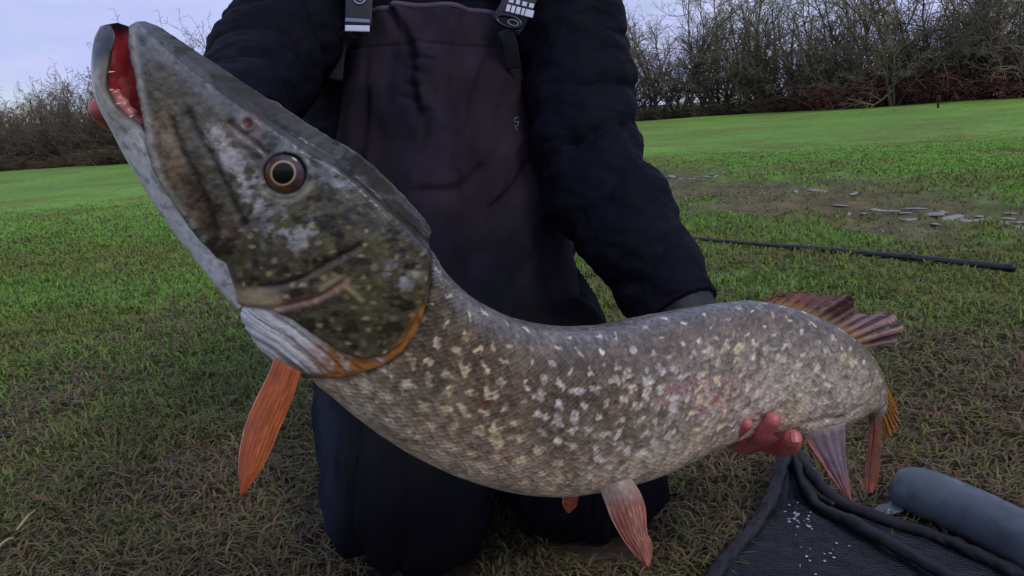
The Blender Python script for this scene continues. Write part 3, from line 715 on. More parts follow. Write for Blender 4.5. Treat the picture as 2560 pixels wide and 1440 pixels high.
# red abrasions on the rear flank
red = lin((128, 44, 52))
for px_, py_, a_, b_ in ((1690, 965, 60, 22), (1850, 955, 45, 16), (1780, 1000, 70, 30), (1230, 995, 55, 18), (1890, 1045, 36, 14), (1265, 1150, 24, 14), (1660, 1000, 30, 18)):
    e = np.hypot(((MX - px_) * .94 - (MY - py_) * .34) / a_, ((MX - px_) * .34 + (MY - py_) * .94) / b_)
    mm = bodym * sstep(1.2, .2, e) * sstep(.46, .62, fbm(MX / 14, MY / 9, seed=105))
    c = mixc(c, red, .8 * mm)
c = mixc(c, lin((206, 170, 172)), .35 * bodym * sstep(1.1, .3, np.hypot((MX - 1800) / 190, (MY - 1000) / 90)) * sstep(.4, .6, fbm(MX / 22, MY / 16, seed=107)))
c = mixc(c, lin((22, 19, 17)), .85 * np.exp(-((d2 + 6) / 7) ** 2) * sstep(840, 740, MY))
# head
hm = sstep(-4, 3, d2) ; hm = np.maximum(hm, sstep(u_head - .02, u_head - .06, SU))
hc = np.broadcast_to(lin((94, 86, 74)), MX.shape + (3,)).copy()
axis = (MX - 340) * .70 + (MY - 60) * .71                      # along the head
updn = -(MX - 340) * .71 + (MY - 60) * .70                     # + towards the throat
hc = mixc(hc, lin((112, 116, 116)), sstep(-20, -70, updn + 0.0 * axis) * sstep(470, 300, axis))
hc = mixc(hc, lin((104, 110, 114)), np.maximum(sstep(150, 40, axis), .8 * np.exp(-(pdist(MX, MY, [(360, 80), (540, 235), (672, 330), (773, 395), (900, 480), (1040, 600)]) / 30) ** 2)))  # blue-grey of the ridge is sky reflection painted into the skin
hc = mixc(hc, lin((122, 104, 82)), sstep(60, 20, pdist(MX, MY, [(400, 300), (440, 430), (520, 560), (560, 620)])) * .9)
hc = mixc(hc, lin((70, 50, 42)), .85 * sstep(40, 10, pdist(MX, MY, [(470, 440), (520, 530), (555, 610)]) + 24 * (fbm(MX / 30, MY / 30, seed=111) - .5)))
hc = mixc(hc, lin((108, 84, 76)), .7 * sstep(46, 16, pdist(MX, MY, [(570, 560), (590, 640), (580, 700)])))
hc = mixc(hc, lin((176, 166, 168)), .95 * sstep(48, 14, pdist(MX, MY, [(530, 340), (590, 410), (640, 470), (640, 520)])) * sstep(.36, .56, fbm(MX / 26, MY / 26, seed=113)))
chk = sstep(20, -10, np.hypot((MX - 840) / 1.25, MY - 680) - 210)
hc = mixc(hc, lin((78, 69, 54)), chk * .9)
hc = mixc(hc, lin((92, 88, 56)), .6 * sstep(.5, .65, fbm(MX / 55, MY / 55, seed=115)) * chk)
hc = hc * (0.22 + 1.56 * fbm(MX / 17, MY / 17, seed=117, o=5, g=.65))[..., None]
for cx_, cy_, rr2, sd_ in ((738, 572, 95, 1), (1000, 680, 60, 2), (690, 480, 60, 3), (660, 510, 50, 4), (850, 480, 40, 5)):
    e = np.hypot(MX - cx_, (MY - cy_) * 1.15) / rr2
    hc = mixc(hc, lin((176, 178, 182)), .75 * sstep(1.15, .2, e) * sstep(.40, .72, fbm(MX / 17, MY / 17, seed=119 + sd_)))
# small yellowish dots of the cheek and gill plate
dots = np.zeros_like(MX); dl = []
while len(dl) < 110:
    x_, y_ = random.uniform(600, 1060), random.uniform(560, 890)
    if all((x_ - a_) ** 2 + (y_ - b_) ** 2 > 24 ** 2 for a_, b_ in dl): dl.append((x_, y_))
wxp = 9 * (fbm(MX / 24, MY / 24, seed=131) - .5); wyp = 9 * (fbm(MX / 24, MY / 24, seed=133) - .5)
for x_, y_ in dl:
    a_, b_ = random.uniform(4.5, 11), random.uniform(4, 8); q = random.uniform(.15, .85)
    dots = np.maximum(dots, q * sstep(1.3, .6, np.hypot((MX + wxp - x_) / a_, (MY + wyp - y_) / b_)))
hc = mixc(hc, lin((178, 166, 128)), np.clip(dots * sstep(-4, 6, d1), 0, 1) * .9)
# bars on the gill plate and dark seam lines
hc = mixc(hc, lin((176, 162, 118)), .7 * np.exp(-(pdist(MX, MY, [(868, 712), (905, 745)]) / 7) ** 2) + .6 * np.exp(-(pdist(MX, MY, [(810, 715), (850, 690)]) / 9) ** 2))
darkl = lambda line, s_: np.exp(-(pdist(MX, MY, smoothline(line, 30)) / s_) ** 2)
lipd = pdist(MX, MY, smoothline([(331, 75), (334, 110), (345, 175), (360, 255), (379, 345), (405, 435), (453, 512), (517, 592)], 40))
hc = mixc(hc, lin((168, 160, 152)), .8 * np.exp(-(lipd / 9) ** 2)); hc = mixc(hc, lin((64, 54, 46)), .6 * np.exp(-((lipd - 22) / 8) ** 2) * sstep(.4, .6, fbm(MX / 20, MY / 34, seed=153)))
hc = mixc(hc, lin((26, 22, 20)), .75 * sstep(.56, .70, fbm(MX / 34, MY / 26, seed=154, o=4)) * sstep(380, 460, axis))
hc = mixc(hc, lin((30, 26, 24)), np.clip(.75 * darkl(PRE, 5) + .8 * darkl(MAX1, 9) * sstep(.2, .45, fbm(MX / 30, MY / 30, seed=145)) + .8 * darkl(MAX2, 9) * sstep(.2, .45, fbm(MX / 30, MY / 30, seed=146)) + .75 * darkl(FRN, 8) + .6 * darkl([(830, 485), (880, 520), (960, 575), (1040, 625)], 11) * sstep(.4, .55, fbm(MX / 20, MY / 20, seed=137)), 0, 1))
hc = mixc(hc, lin((148, 108, 100)), .75 * darkl(LOWP, 11))
hc = mixc(hc, lin((172, 150, 118)), .8 * sstep(36, 8, pdist(MX, MY, [(560, 715), (600, 735), (690, 750)])))
hc = mixc(hc, lin((96, 30, 28)), sstep(15, 8, nr_)); hc = mixc(hc, lin((150, 122, 124)), .6 * np.exp(-((np.hypot(MX - 622, MY - 318) - 26) / 12) ** 2))
hc = mixc(hc, lin((24, 20, 20)), sstep(60, 50, er)); hc = mixc(hc, lin((166, 160, 140)), .75 * np.exp(-((er - 68) / 9) ** 2) * sstep(440, 470, MY))
# white rays, orange gill membrane
wr_ = mixc(np.broadcast_to(lin((178, 162, 156)), MX.shape + (3,)), lin((226, 220, 222)), sstep(.1, .6, stripe + .5 * (fbm(MX / 40, MY / 40, seed=147) - .5)))
wr_ = mixc(wr_, lin((140, 118, 86)), .5 * sstep(760, 900, MX) * sstep(.5, .1, stripe))
hc = hc * (1 - rb[..., None]) + wr_ * rb[..., None]
obn = 26 * (fbm(MX / 40, MY / 40, seed=150) - .45)
org = sstep(-3, 3, d2) * np.maximum(sstep(3, -3, d1), sstep(34 + obn, 14 + obn, d2)) * sstep(740, 850, MX) * sstep(735, 790, MY)
hc = mixc(hc, lin((172, 110, 52)), np.clip(org, 0, 1) * (.45 + .55 * sstep(.3, .6, fbm(MX / 16, MY / 16, seed=139))))
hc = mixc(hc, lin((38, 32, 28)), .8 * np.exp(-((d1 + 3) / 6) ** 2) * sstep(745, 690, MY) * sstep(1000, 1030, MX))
topm = sstep(.80, .845, VF) * (1 - .2 * fbm(MX / 40, MY / 40, seed=141))
hc = mixc(hc, lin((40, 37, 26)), topm * .92)  # olive crown, painted darker for the dark jacket it would mirror
hc = mixc(hc, lin((196, 190, 190)), sstep(.16, .06, VF) * sstep(520, 640, axis))            # pale throat
hc = mixc(hc, lin((190, 110, 108)), sstep(.22, .12, VF) * sstep(420, 300, axis))            # pink palate
c = c * (1 - hm[..., None]) + hc * hm[..., None]
c = np.clip(c, 0.004, .9)

fm = bpy.data.materials.new('pike_skin'); fm.use_nodes = True; nt = fm.node_tree; nt.nodes.clear(); l = nt.links.new
out = N(nt, 'ShaderNodeOutputMaterial'); b_ = N(nt, 'ShaderNodeBsdfPrincipled'); at = N(nt, 'ShaderNodeAttribute'); at.attribute_name = 'Col'
uvn = N(nt, 'ShaderNodeAttribute'); uvn.attribute_name = 'suv'
mpp = N(nt, 'ShaderNodeMapping'); mpp.inputs['Scale'].default_value = (190, 240, 1); mpp.inputs['Rotation'].default_value = (0, 0, math.radians(35))
vo = N(nt, 'ShaderNodeTexVoronoi', Scale=1.0, Randomness=0.5); vo.feature = 'F1'
l(uvn.outputs['Vector'], mpp.inputs['Vector']); l(mpp.outputs[0], vo.inputs['Vector'])
sepx = N(nt, 'ShaderNodeSeparateXYZ'); l(uvn.outputs['Vector'], sepx.inputs[0])
mrs = N(nt, 'ShaderNodeMapRange'); mrs.inputs['From Min'].default_value = 0.0; mrs.inputs['From Max'].default_value = 1.0; mrs.inputs['To Min'].default_value = 0.62; mrs.inputs['To Max'].default_value = 1.38
sc_ = N(nt, 'ShaderNodeSeparateColor'); l(vo.outputs['Color'], sc_.inputs[0]); l(sc_.outputs[0], mrs.inputs['Value'])
mxs = N(nt, 'ShaderNodeMix', data_type='FLOAT'); mxs.inputs['A'].default_value = 1.0; l(sepx.outputs['Z'], mxs.inputs['Factor']); l(mrs.outputs[0], mxs.inputs['B'])
vms = N(nt, 'ShaderNodeVectorMath', operation='SCALE'); l(at.outputs['Color'], vms.inputs[0]); l(mxs.outputs['Result'], vms.inputs['Scale']); l(vms.outputs[0], b_.inputs['Base Color'])
hb = N(nt, 'ShaderNodeMath', operation='MULTIPLY'); l(vo.outputs['Distance'], hb.inputs[0]); l(sepx.outputs['Z'], hb.inputs[1])
nb = N(nt, 'ShaderNodeTexNoise', Scale=220.0, Detail=4.0); tcn = N(nt, 'ShaderNodeTexCoord'); l(tcn.outputs['Object'], nb.inputs['Vector'])
sb = N(nt, 'ShaderNodeMath', operation='SUBTRACT'); l(nb.outputs['Fac'], sb.inputs[0]); l(hb.outputs[0], sb.inputs[1])
bp = N(nt, 'ShaderNodeBump', Strength=0.55, Distance=0.0016); l(sb.outputs[0], bp.inputs['Height']); l(bp.outputs[0], b_.inputs['Normal'])
b_.inputs['Roughness'].default_value = 0.38; b_.inputs['Specular IOR Level'].default_value = 0.42; b_.inputs['Coat Weight'].default_value = 0.25; b_.inputs['Coat Roughness'].default_value = 0.16
cw_ = N(nt, 'ShaderNodeMapRange'); cw_.inputs['To Min'].default_value = 0.2; cw_.inputs['To Max'].default_value = 0.2; l(sepx.outputs['Z'], cw_.inputs['Value']); gm1 = N(nt, 'ShaderNodeMath', operation='MULTIPLY'); l(cw_.outputs[0], gm1.inputs[0]); l(at.outputs['Alpha'], gm1.inputs[1]); l(gm1.outputs[0], b_.inputs['Coat Weight'])
gm2 = N(nt, 'ShaderNodeMath', operation='MULTIPLY'); gm2.inputs[0].default_value = .42; l(at.outputs['Alpha'], gm2.inputs[1]); l(gm2.outputs[0], b_.inputs['Specular IOR Level'])
l(b_.outputs[0], out.inputs['Surface']); M['pike'] = fm
M['fin'] = mat('fin_membrane', attr=True, rough=0.4, spec=0.5, nscale=80, namt=0.2, bump=0.3, bscale=300, bdist=.001, transl=0.25)
M['jawm'] = mat('jaw_skin', attr=True, rough=0.33, spec=0.5, coat=0.25, nscale=60, namt=0.16, bump=0.3, bscale=160, bdist=.0015)
M['eye'] = mat('eye_wet', attr=True, rough=0.2, spec=0.3, coat=0.12)
M['tooth'] = mat('tooth', lin((225, 215, 205)), rough=0.3)
M['tongue'] = mat('tongue', lin((214, 140, 140)), rough=0.25, coat=0.4, nscale=70, namt=.2, bump=.5, bscale=120)

pike = empty('pike', P(1100, 800, .72), FISH_LABEL, 'fish')
vb = np.vstack([BV.reshape(-1, 3), Cc[0] - Tn[0] * .002, Cc[-1]]); fb = [tuple(q) for q in grid_faces(NS, NTT, True)]
k = NS * NTT
fb += [(k, (j + 1) % NTT, j) for j in range(NTT)] + [(k + 1, (NS - 1) * NTT + j, (NS - 1) * NTT + (j + 1) % NTT) for j in range(NTT)]
uv3 = np.stack([SU, SV, np.clip(1 - hm, 0, 1)], -1).reshape(-1, 3)
gloss = 1 - .85 * topm * hm * sstep(.62, .45, fbm(SU * 60, SV * 60, seed=152))
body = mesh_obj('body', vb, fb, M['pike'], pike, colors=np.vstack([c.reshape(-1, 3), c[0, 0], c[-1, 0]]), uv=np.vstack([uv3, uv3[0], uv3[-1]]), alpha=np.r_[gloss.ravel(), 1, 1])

def surf(px, py):
    """point and outward normal of the near flank at a photo position"""
    h_ = BV[:, :nh]; x_, y_, _ = proj(h_.reshape(-1, 3)); i = np.argmin((x_ - px) ** 2 + (y_ - py) ** 2)
    return h_.reshape(-1, 3)[i], Nrm[:, :nh].reshape(-1, 3)[i]
# lower jaw: a trough with a fleshy inside
JW = np.array([(283, 60, 250, 66, 16, .612, 16), (303, 84, 236, 98, 40, .612, 18), (297, 140, 233, 150, 50, .614, 20), (293, 200, 241, 205, 56, .618, 21), (318, 252, 257, 270, 60, .622, 20),
  (376, 300, 282, 332, 58, .628, 18), (436, 372, 316, 400, 62, .635, 16), (486, 450, 362, 472, 66, .642, 15), (540, 530, 415, 552, 70, .65, 14), (590, 598, 477, 632, 74, .658, 13), (630, 648, 532, 701, 74, .664, 12), (672, 705, 594, 776, 60, .672, 12)], float)
JW[:, 5] += np.array([0, .004, .008, .012, .017, .022, .026, .029, .032, .033, .031, .028])
jt = np.r_[0, np.cumsum(np.hypot(np.diff(JW[:, 2]), np.diff(JW[:, 3])))]
JN = 220; JS = spline(JW, jt, np.linspace(0, jt[-1], JN))
out_h = smoothline([(-1.0, 1.0), (-1.08, .55), (-.98, 0), (-.72, -.55), (-.3, -.93), (0, -1), (.3, -.93), (.72, -.55), (.98, 0), (1.08, .55), (1.0, 1.0)], 70)
in_h = smoothline([(.86, 1.0), (.80, .5), (.7, .05), (.45, -.3), (.0, -.42), (-.45, -.3), (-.7, .05), (-.80, .5), (-.86, 1.0)], 50)
jsec = np.vstack([out_h, in_h]); isin = np.r_[np.zeros(70), np.ones(50)]
jR = np.array([P(r[0], r[1], r[5]) for r in JS]); jV = np.array([P(r[2], r[3], r[5]) for r in JS])
je = jR - jV; jl = np.linalg.norm(je, axis=1); je /= jl[:, None]; jw = JS[:, 4] * JS[:, 5] / F; jp = np.radians(JS[:, 6])
jh = (jl + jw * np.sin(jp)) / (2 * np.cos(jp)); jC = jV + je * (jh * np.cos(jp))[:, None]
jT = np.gradient(jC, axis=0); jT /= np.linalg.norm(jT, axis=1, keepdims=True); jn = np.cross(jT, je); jn *= np.sign(jn @ fwd)[:, None]; jn /= np.linalg.norm(jn, axis=1, keepdims=True)
jn = smooth_rows(jn, 18); jn /= np.linalg.norm(jn, axis=1, keepdims=True)
ju = je * np.cos(jp)[:, None] - jn * np.sin(jp)[:, None]; jlat = jn * np.cos(jp)[:, None] + je * np.sin(jp)[:, None]
JV = jC[:, None] + ju[:, None] * (jsec[None, :, 1] * jh[:, None])[..., None] + jlat[:, None] * (jsec[None, :, 0] * jw[:, None])[..., None]
fr = np.linspace(0, 1, JN)[:, None] + 0 * jsec[None, :, 0]; qq = jsec[None, :, 1] + 0 * fr; inn = isin[None] + 0 * fr
fill = sstep(.05, .0, fr) * inn                                    # close the trough at the tip
jc = np.broadcast_to(lin((228, 223, 224)), fr.shape + (3,)).copy()
nzj = fbm(fr * 26, qq * 3, seed=151)
jc = mixc(jc, lin((120, 110, 92)), sstep(.1, .95, qq + .7 * (nzj - .5)) * sstep(.5, .15, fr) * .85)
jc = mixc(jc, lin((160, 148, 128)), sstep(.3, .05, fr) * .6)
jc = mixc(jc, lin((150, 128, 140)), .6 * sstep(.25, .9, qq) * sstep(.35, .5, fr))
jc = mixc(jc, lin((58, 62, 74)), sstep(.17, .07, fr + .05 * (nzj - .5)))
jc = mixc(jc, lin((48, 40, 36)), sstep(.86, 1.0, qq) * sstep(.5, .35, fr) * .85)
jc = mixc(jc, mixc(np.broadcast_to(lin((182, 62, 70)), fr.shape + (3,)), lin((214, 120, 118)), sstep(.4, .7, nzj)), inn * sstep(.02, .06, fr))
jc = mixc(jc, lin((60, 48, 44)), inn * sstep(.7, .98, qq) * .8)
jc = jc * (.72 + .56 * fbm(fr * 60, qq * 6 + inn * 9, seed=155, o=4))[..., None]
jc = mixc(jc, lin((120, 104, 96)), .5 * (1 - inn) * sstep(.56, .68, fbm(fr * 34, qq * 4, seed=156, o=4)))
vj = np.vstack([JV.reshape(-1, 3), jC[0], jC[-1]]); fj = [tuple(q) for q in grid_faces(JN, 120, True)]; k = JN * 120
fj += [(k, (j + 1) % 120, j) for j in range(120)]
mesh_obj('lower_jaw', vj, fj, M['jawm'], pike, colors=np.vstack([jc.reshape(-1, 3), lin((58, 62, 74)), lin((200, 180, 180))]))
# tongue and teeth
tg = [jC[i] + ju[i] * jh[i] * z_ + jlat[i] * jw[i] * .1 for i, z_ in ((46, -.3), (58, -.25), (72, -.15), (86, -.05), (104, .0))]
v, f, _ = tube(tg, [.004, .007, .008, .009, .009], [.006, .012, .015, .018, .02], ref=UP, n=60, m=24, disp=lambda u, th, V: .0008 * np.sin(u * 40 + np.sin(th) * 2)); mesh_obj('tongue', v, f, M['tongue'], pike)
for i in list(range(30, 80, 11)):
    for sgn_ in (-1, 1):
        b0 = jC[i] + ju[i] * jh[i] * .97 + jlat[i] * jw[i] * .92 * sgn_; tip = b0 + ju[i] * (.003 if i % 2 else .0045) - jlat[i] * sgn_ * .002
        v, f, _ = tube([b0 - ju[i] * .002, tip], [.0011, .0002], [.0011, .0002], n=3, m=7, ref=fwd); mesh_obj('tooth', v, f, M['tooth'], pike)
# eye
def make_eye(pos, nrm, up_):
    nrm = nrm / np.linalg.norm(nrm); x_ = np.cross(up_, nrm); x_ /= np.linalg.norm(x_); y_ = np.cross(nrm, x_)
    R = 50 * .66 / F; n_, m_2 = 40, 64
    rr3 = np.linspace(0, 1, n_); th = np.arange(m_2) / m_2 * 2 * math.pi
    dome = np.sqrt(np.clip(1 - (rr3 * .97) ** 2, 0, 1)) * R * .42
    V = pos + (x_ * np.cos(th)[None, :, None] + y_ * np.sin(th)[None, :, None]) * (rr3 * R)[:, None, None] + nrm * dome[:, None, None]
    X2 = rr3[:, None] * np.cos(th) ; Y2 = rr3[:, None] * np.sin(th)
    rp_ = np.hypot((X2 + .10) / 1.0, (Y2 - .04) / 1.12)                       # pupil sits a little forward
    cc_ = np.broadcast_to(lin((60, 45, 42)), X2.shape + (3,)).copy()
    cc_ = mixc(cc_, lin((82, 68, 78)), sstep(0, .6, Y2)); cc_ = mixc(cc_, lin((92, 62, 38)), sstep(0, -.5, Y2))
    cc_ = cc_ * (.7 + .6 * fbm(th[None] * 6 + 0 * X2, rp_ * 4, seed=161))[..., None]
    cc_ = mixc(cc_, lin((186, 156, 124)), np.exp(-((rp_ - .52) / .04) ** 2)); cc_ = mixc(cc_, np.array([.003, .003, .004]), sstep(.47, .43, rp_))
    cc_ = mixc(cc_, np.array([.01, .008, .008]), sstep(.84, .96, rr3)[:, None] + 0 * X2)
    return mesh_obj('eye', V.reshape(-1, 3), grid_faces(n_, m_2, True), M['eye'], pike, colors=cc_.reshape(-1, 3))
ep, en = surf(714, 434); ii = np.argmin(((BV[:, :nh] - ep) ** 2).sum(2)); ei, ej = np.unravel_index(ii, (NS, nh))
en = -LAT[ei] * .93 + UPv[ei] * .25; make_eye(ep + en * .0005, en, UPv[ei])
fp = BV[ei, (NTT - ej) % NTT]; make_eye(fp, LAT[ei] * .93 + UPv[ei] * .25, UPv[ei])

# fins: sheets with rays between a base line and a tip line
def fin(name, base, tip, nray, colf, cup=0.0, amp_=0.0012, n=90, m=70, bend=None, rip=1.0, ragged=0.03, label=None):
    B = smoothline(base, n); T_ = smoothline(tip, n); u = np.linspace(0, 1, n)[:, None]; v = np.linspace(0, 1, m)[None]
    rag = 1 + ragged * np.cos(u * nray * 2 * math.pi + 1) + ragged * (vnoise(u * 14, 0 * u, seed=nray) - .5)
    V = B[:, None] + (T_ - B)[:, None] * (v * rag)[..., None]
    nn = gnormals(V, False)
    phs = u * nray * 2 * math.pi
    dsp = amp_ * np.cos(phs) * (1 - .4 * v) + cup * np.sin(u * math.pi) * np.sin(v * math.pi * .6) + (bend(u, v) if bend else 0)
    dsp = dsp + rip * .003 * (fbm(u * 5, v * 3, seed=nray + 3) - .5) * v
    V = V + nn * dsp[..., None]
    cl_ = colf(u + 0 * v, v + 0 * u, .5 + .5 * np.cos(phs + 0 * v))
    o = mesh_obj(name, V.reshape(-1, 3), grid_faces(n, m), M['fin'], pike, colors=cl_.reshape(-1, 3))
    sm_ = o.modifiers.new('thickness', 'SOLIDIFY'); sm_.thickness = .0016; sm_.offset = 0
    if label: o['label'] = label
    return o
def pl(pts, d0, d1=None):
    d1 = d0 if d1 is None else d1
    return [P(x_, y_, d0 + (d1 - d0) * i / (len(pts) - 1)) for i, (x_, y_) in enumerate(pts)]
def orange(a=(196, 106, 48), b=(150, 62, 34), edge=(214, 150, 120), root=None):
    def g(u, v, r):
        q = mixc(np.broadcast_to((lin(b) + lin(a)) / 2, u.shape + (3,)), lin(a), .45 * sstep(.2, .9, r)); q = mixc(q, lin(b), .6 * sstep(.45, .7, fbm(u * 22, v * 2, seed=5)))
        q = mixc(q, lin(edge), sstep(.07, .0, u) * .8); q = mixc(q, lin((168, 78, 56)), sstep(.75, 1, v) * .5)
        if root: q = mixc(q, lin(root), sstep(.38, .05, v + .2 * (fbm(u * 6, v * 6, seed=7) - .5)) * .9)
        return q * (.75 + .5 * fbm(u * 8, v * 14, seed=3))[..., None]
    return g
# leaf-shaped fins: the rays of one side run down the leading edge, the others down the trailing edge
def leaf_fin(name, lead, trail, nray, colf, d0, d1, cup, label=None, amp_=.0003):
    A = smoothline(pl(lead, d0, d1), 90); B = smoothline(pl(trail, d0, d1), 90)
    n, m = 70, 90
    u = np.linspace(0, 1, n)[:, None]; v = np.linspace(0, 1, m)[None]
    ik = np.linspace(0, 89, m).astype(int)
    V = A[ik][None] * (1 - u[..., None]) + B[ik][None] * u[..., None]
    nn = gnormals(V, False); nn *= np.sign((nn @ -fwd))[..., None]
    phs = u * nray * 2 * math.pi
    V = V + nn * (amp_ * np.cos(phs) * np.sin(np.clip(v * 1.1, 0, 1) * math.pi * .5) + cup * np.sin(u * math.pi) * (1 - .5 * v) + .003 * (fbm(u * 4, v * 4, seed=nray) - .5))[..., None]
    cl_ = colf(u + 0 * v, v + 0 * u, .5 + .5 * np.cos(phs + 0 * v))
    o = mesh_obj(name, V.reshape(-1, 3), grid_faces(n, m), M['fin'], pike, colors=cl_.reshape(-1, 3))
    sm_ = o.modifiers.new('thickness', 'SOLIDIFY'); sm_.thickness = .0018; sm_.offset = 0
    if label: o['label'] = label
    return o
leaf_fin('pectoral_fin', [(688, 895), (668, 945), (645, 990), (615, 1060), (601, 1120), (597, 1180), (603, 1234)], [(752, 930), (735, 985), (715, 1035), (696, 1080), (676, 1130), (650, 1180), (607, 1236)], 9,
         orange(), .672, .655, .006, 'orange pectoral fin hanging below the gill cover')
leaf_fin('pectoral_fin', [(800, 860), (815, 900), (830, 940), (850, 960), (870, 975)], [(860, 880), (885, 905), (895, 930), (895, 955), (875, 977)], 7, orange(), .84, .86, .003)
leaf_fin('pelvic_fin', [(1500, 1222), (1515, 1262), (1530, 1300), (1560, 1352), (1590, 1390), (1618, 1420)], [(1578, 1196), (1602, 1236), (1613, 1270), (1618, 1330), (1631, 1372), (1622, 1419)], 8,
         orange((156, 88, 66), (136, 74, 56), (190, 146, 126), root=(158, 140, 126)), .842, .80, .008, 'reddish pelvic fin with pale root')
leaf_fin('pelvic_fin', [(1407, 1215), (1406, 1240), (1408, 1262), (1418, 1280)], [(1450, 1215), (1446, 1240), (1440, 1264), (1424, 1281)], 4, orange(), .90, .90, .003)
def anal_c(u, v, r):
    q = mixc(np.broadcast_to(lin((104, 86, 98)), u.shape + (3,)), lin((136, 110, 114)), sstep(.3, .8, r) * .7)
    q = mixc(q, lin((190, 116, 106)), sstep(.2, .0, u) * sstep(.0, .15, v)); q = mixc(q, lin((158, 84, 80)), sstep(.5, 1, v) * .8)
    return mixc(q, lin((150, 140, 132)), sstep(.12, .0, v))
leaf_fin('anal_fin', [(2006, 1082), (2022, 1112), (2045, 1145), (2080, 1197), (2120, 1250)], [(2112, 1056), (2112, 1100), (2113, 1145), (2120, 1195), (2128, 1250)], 4, anal_c, 1.0, .985, .006, 'purplish anal fin with pink leading edge', .0005)
def dors_c(u, v, r):
    q = mixc(np.broadcast_to(lin((70, 42, 44)), u.shape + (3,)), lin((150, 116, 104)), sstep(.35, .8, r) * (.15 + .85 * sstep(.5, .7, u)))
    q = mixc(q, lin((128, 74, 58)), sstep(.55, .2, u) * .8); q = mixc(q, lin((150, 112, 52)), sstep(.45, .1, v) * .7)
    return q * (.7 + .6 * fbm(u * 9, v * 5, seed=13))[..., None]
fin('dorsal_fin', [P(1890, 762, .99), P(1960, 770, 1.0), P(2030, 796, 1.01), P(2090, 828, 1.03), P(2146, 872, 1.055)],
    [P(1935, 741, .995), P(2000, 728, 1.02), P(2090, 752, 1.05), P(2160, 772, 1.07), P(2232, 786, 1.07), P(2256, 816, 1.06), P(2240, 855, 1.06)], 13, dors_c, amp_=.0011, n=160,
    bend=lambda u, v: .020 * np.exp(-((u - .48) / .1) ** 2) * v ** 2 - .012 * np.exp(-((u - .66) / .08) ** 2) * v, rip=3.5, ragged=.012, label='folded dark striped dorsal fin')
def tail_c(u, v, r):
    q = mixc(np.broadcast_to(lin((112, 66, 34)), u.shape + (3,)), lin((190, 134, 62)), sstep(.3, .8, r))
    return q * (.7 + .6 * fbm(u * 9, v * 6, seed=15))[..., None]
fin('tail_fin', [P(2196, 930, 1.10), P(2206, 975, 1.12), P(2206, 1010, 1.14), P(2198, 1040, 1.145)], [P(2226, 985, 1.16), P(2242, 1035, 1.18), P(2238, 1075, 1.19), P(2216, 1098, 1.18)], 9, tail_c, amp_=.002, ragged=.06, label='frayed orange tail lobe')
leaf_fin('tail_fin', [(2172, 1040), (2172, 1090), (2163, 1150), (2160, 1200), (2166, 1232)], [(2203, 1005), (2202, 1080), (2199, 1140), (2192, 1205), (2180, 1233)], 5, orange((140, 78, 54), (104, 54, 40), (120, 70, 44)), 1.135, 1.12, .004, 'brown-red lower tail lobe seen edge on')

# ------------------------------------------------------------------ the person
person = empty('person', G(1180, 1300), 'kneeling person in navy puffer jacket and dark chest waders holding a pike', 'person')
SHR, ELR, WRR = P(800, -80, 1.45), P(675, 175, 1.24), P(470, 400, .88)
SHL, ELL, WRL = P(1385, -60, 1.43), P(1480, 430, 1.30), P(1760, 880, 1.16)
HIPR, HIPL = P(1010, 860, 1.47), P(1290, 850, 1.47)
KNR = G(1040, 1500); KNR = KNR + np.array([0, .05, .085]); KNL = G(1520, 1400); KNL = KNL + np.array([0, .06, .085])
FTR = KNR + np.array([.02, .50, -.0]); FTL = KNL + np.array([-.10, .50, -.0])
NECK = P(1085, -330, 1.50); HEADC = NECK + np.array([0, -.03, .16])
# --- body: one closed skin from joined limbs
def cap(a, b, ra, rb, n=10, m=18):
    a, b = np.asarray(a, float), np.asarray(b, float); t = b - a; L_ = np.linalg.norm(t) + 1e-6; t /= L_
    pts, rs = [], []
    for k in range(5): f_ = math.pi / 2 * (1 - k / 5); pts.append(a - t * ra * math.sin(f_)); rs.append(max(ra * math.cos(f_), 1e-4))
    for k in range(n + 1): f_ = k / n; pts.append(a + t * L_ * f_); rs.append(ra + (rb - ra) * f_)
    for k in range(1, 6): f_ = math.pi / 2 * k / 5; pts.append(b + t * rb * math.sin(f_)); rs.append(max(rb * math.cos(f_), 1e-4))
    C = np.array(pts); rs = np.array(rs); ref = np.array([0, 0, 1.0]) if abs(t[2]) < .8 else np.array([1.0, 0, 0])
    x_ = np.cross(t, ref); x_ /= np.linalg.norm(x_); y_ = np.cross(t, x_); th = np.arange(m) / m * 2 * math.pi
    V = C[:, None] + (x_ * np.cos(th)[:, None] + y_ * np.sin(th)[:, None])[None] * rs[:, None, None]
    return V.reshape(-1, 3), [tuple(q) for q in grid_faces(len(C), m, True)] + [tuple(range(m - 1, -1, -1)), tuple(range((len(C) - 1) * m, len(C) * m))]
bp_ = []
def limb(pts, rs):
    for i in range(len(pts) - 1): bp_.append(cap(pts[i], pts[i + 1], rs[i], rs[i + 1]))
pel = (HIPR + HIPL) / 2; chest = (SHR + SHL) / 2 + np.array([0, .07, -.08])
limb([pel, (pel + chest) / 2, chest], [.12, .105, .11]); limb([SHR, chest], [.06, .10]); limb([SHL, chest], [.06, .10]); limb([chest, NECK, HEADC + [0, .01, -.06]], [.09, .058, .06])
limb([SHR, ELR, WRR], [.052, .043, .029]); limb([SHL, ELL, WRL], [.052, .043, .029])
limb([HIPR, KNR + [0, .02, 0], FTR], [.085, .058, .042]); limb([HIPL, KNL + [0, .02, 0], FTL], [.085, .058, .042]); limb([FTR, FTR + [0, .12, -.03]], [.04, .035]); limb([FTL, FTL + [0, .12, -.03]], [.04, .035])
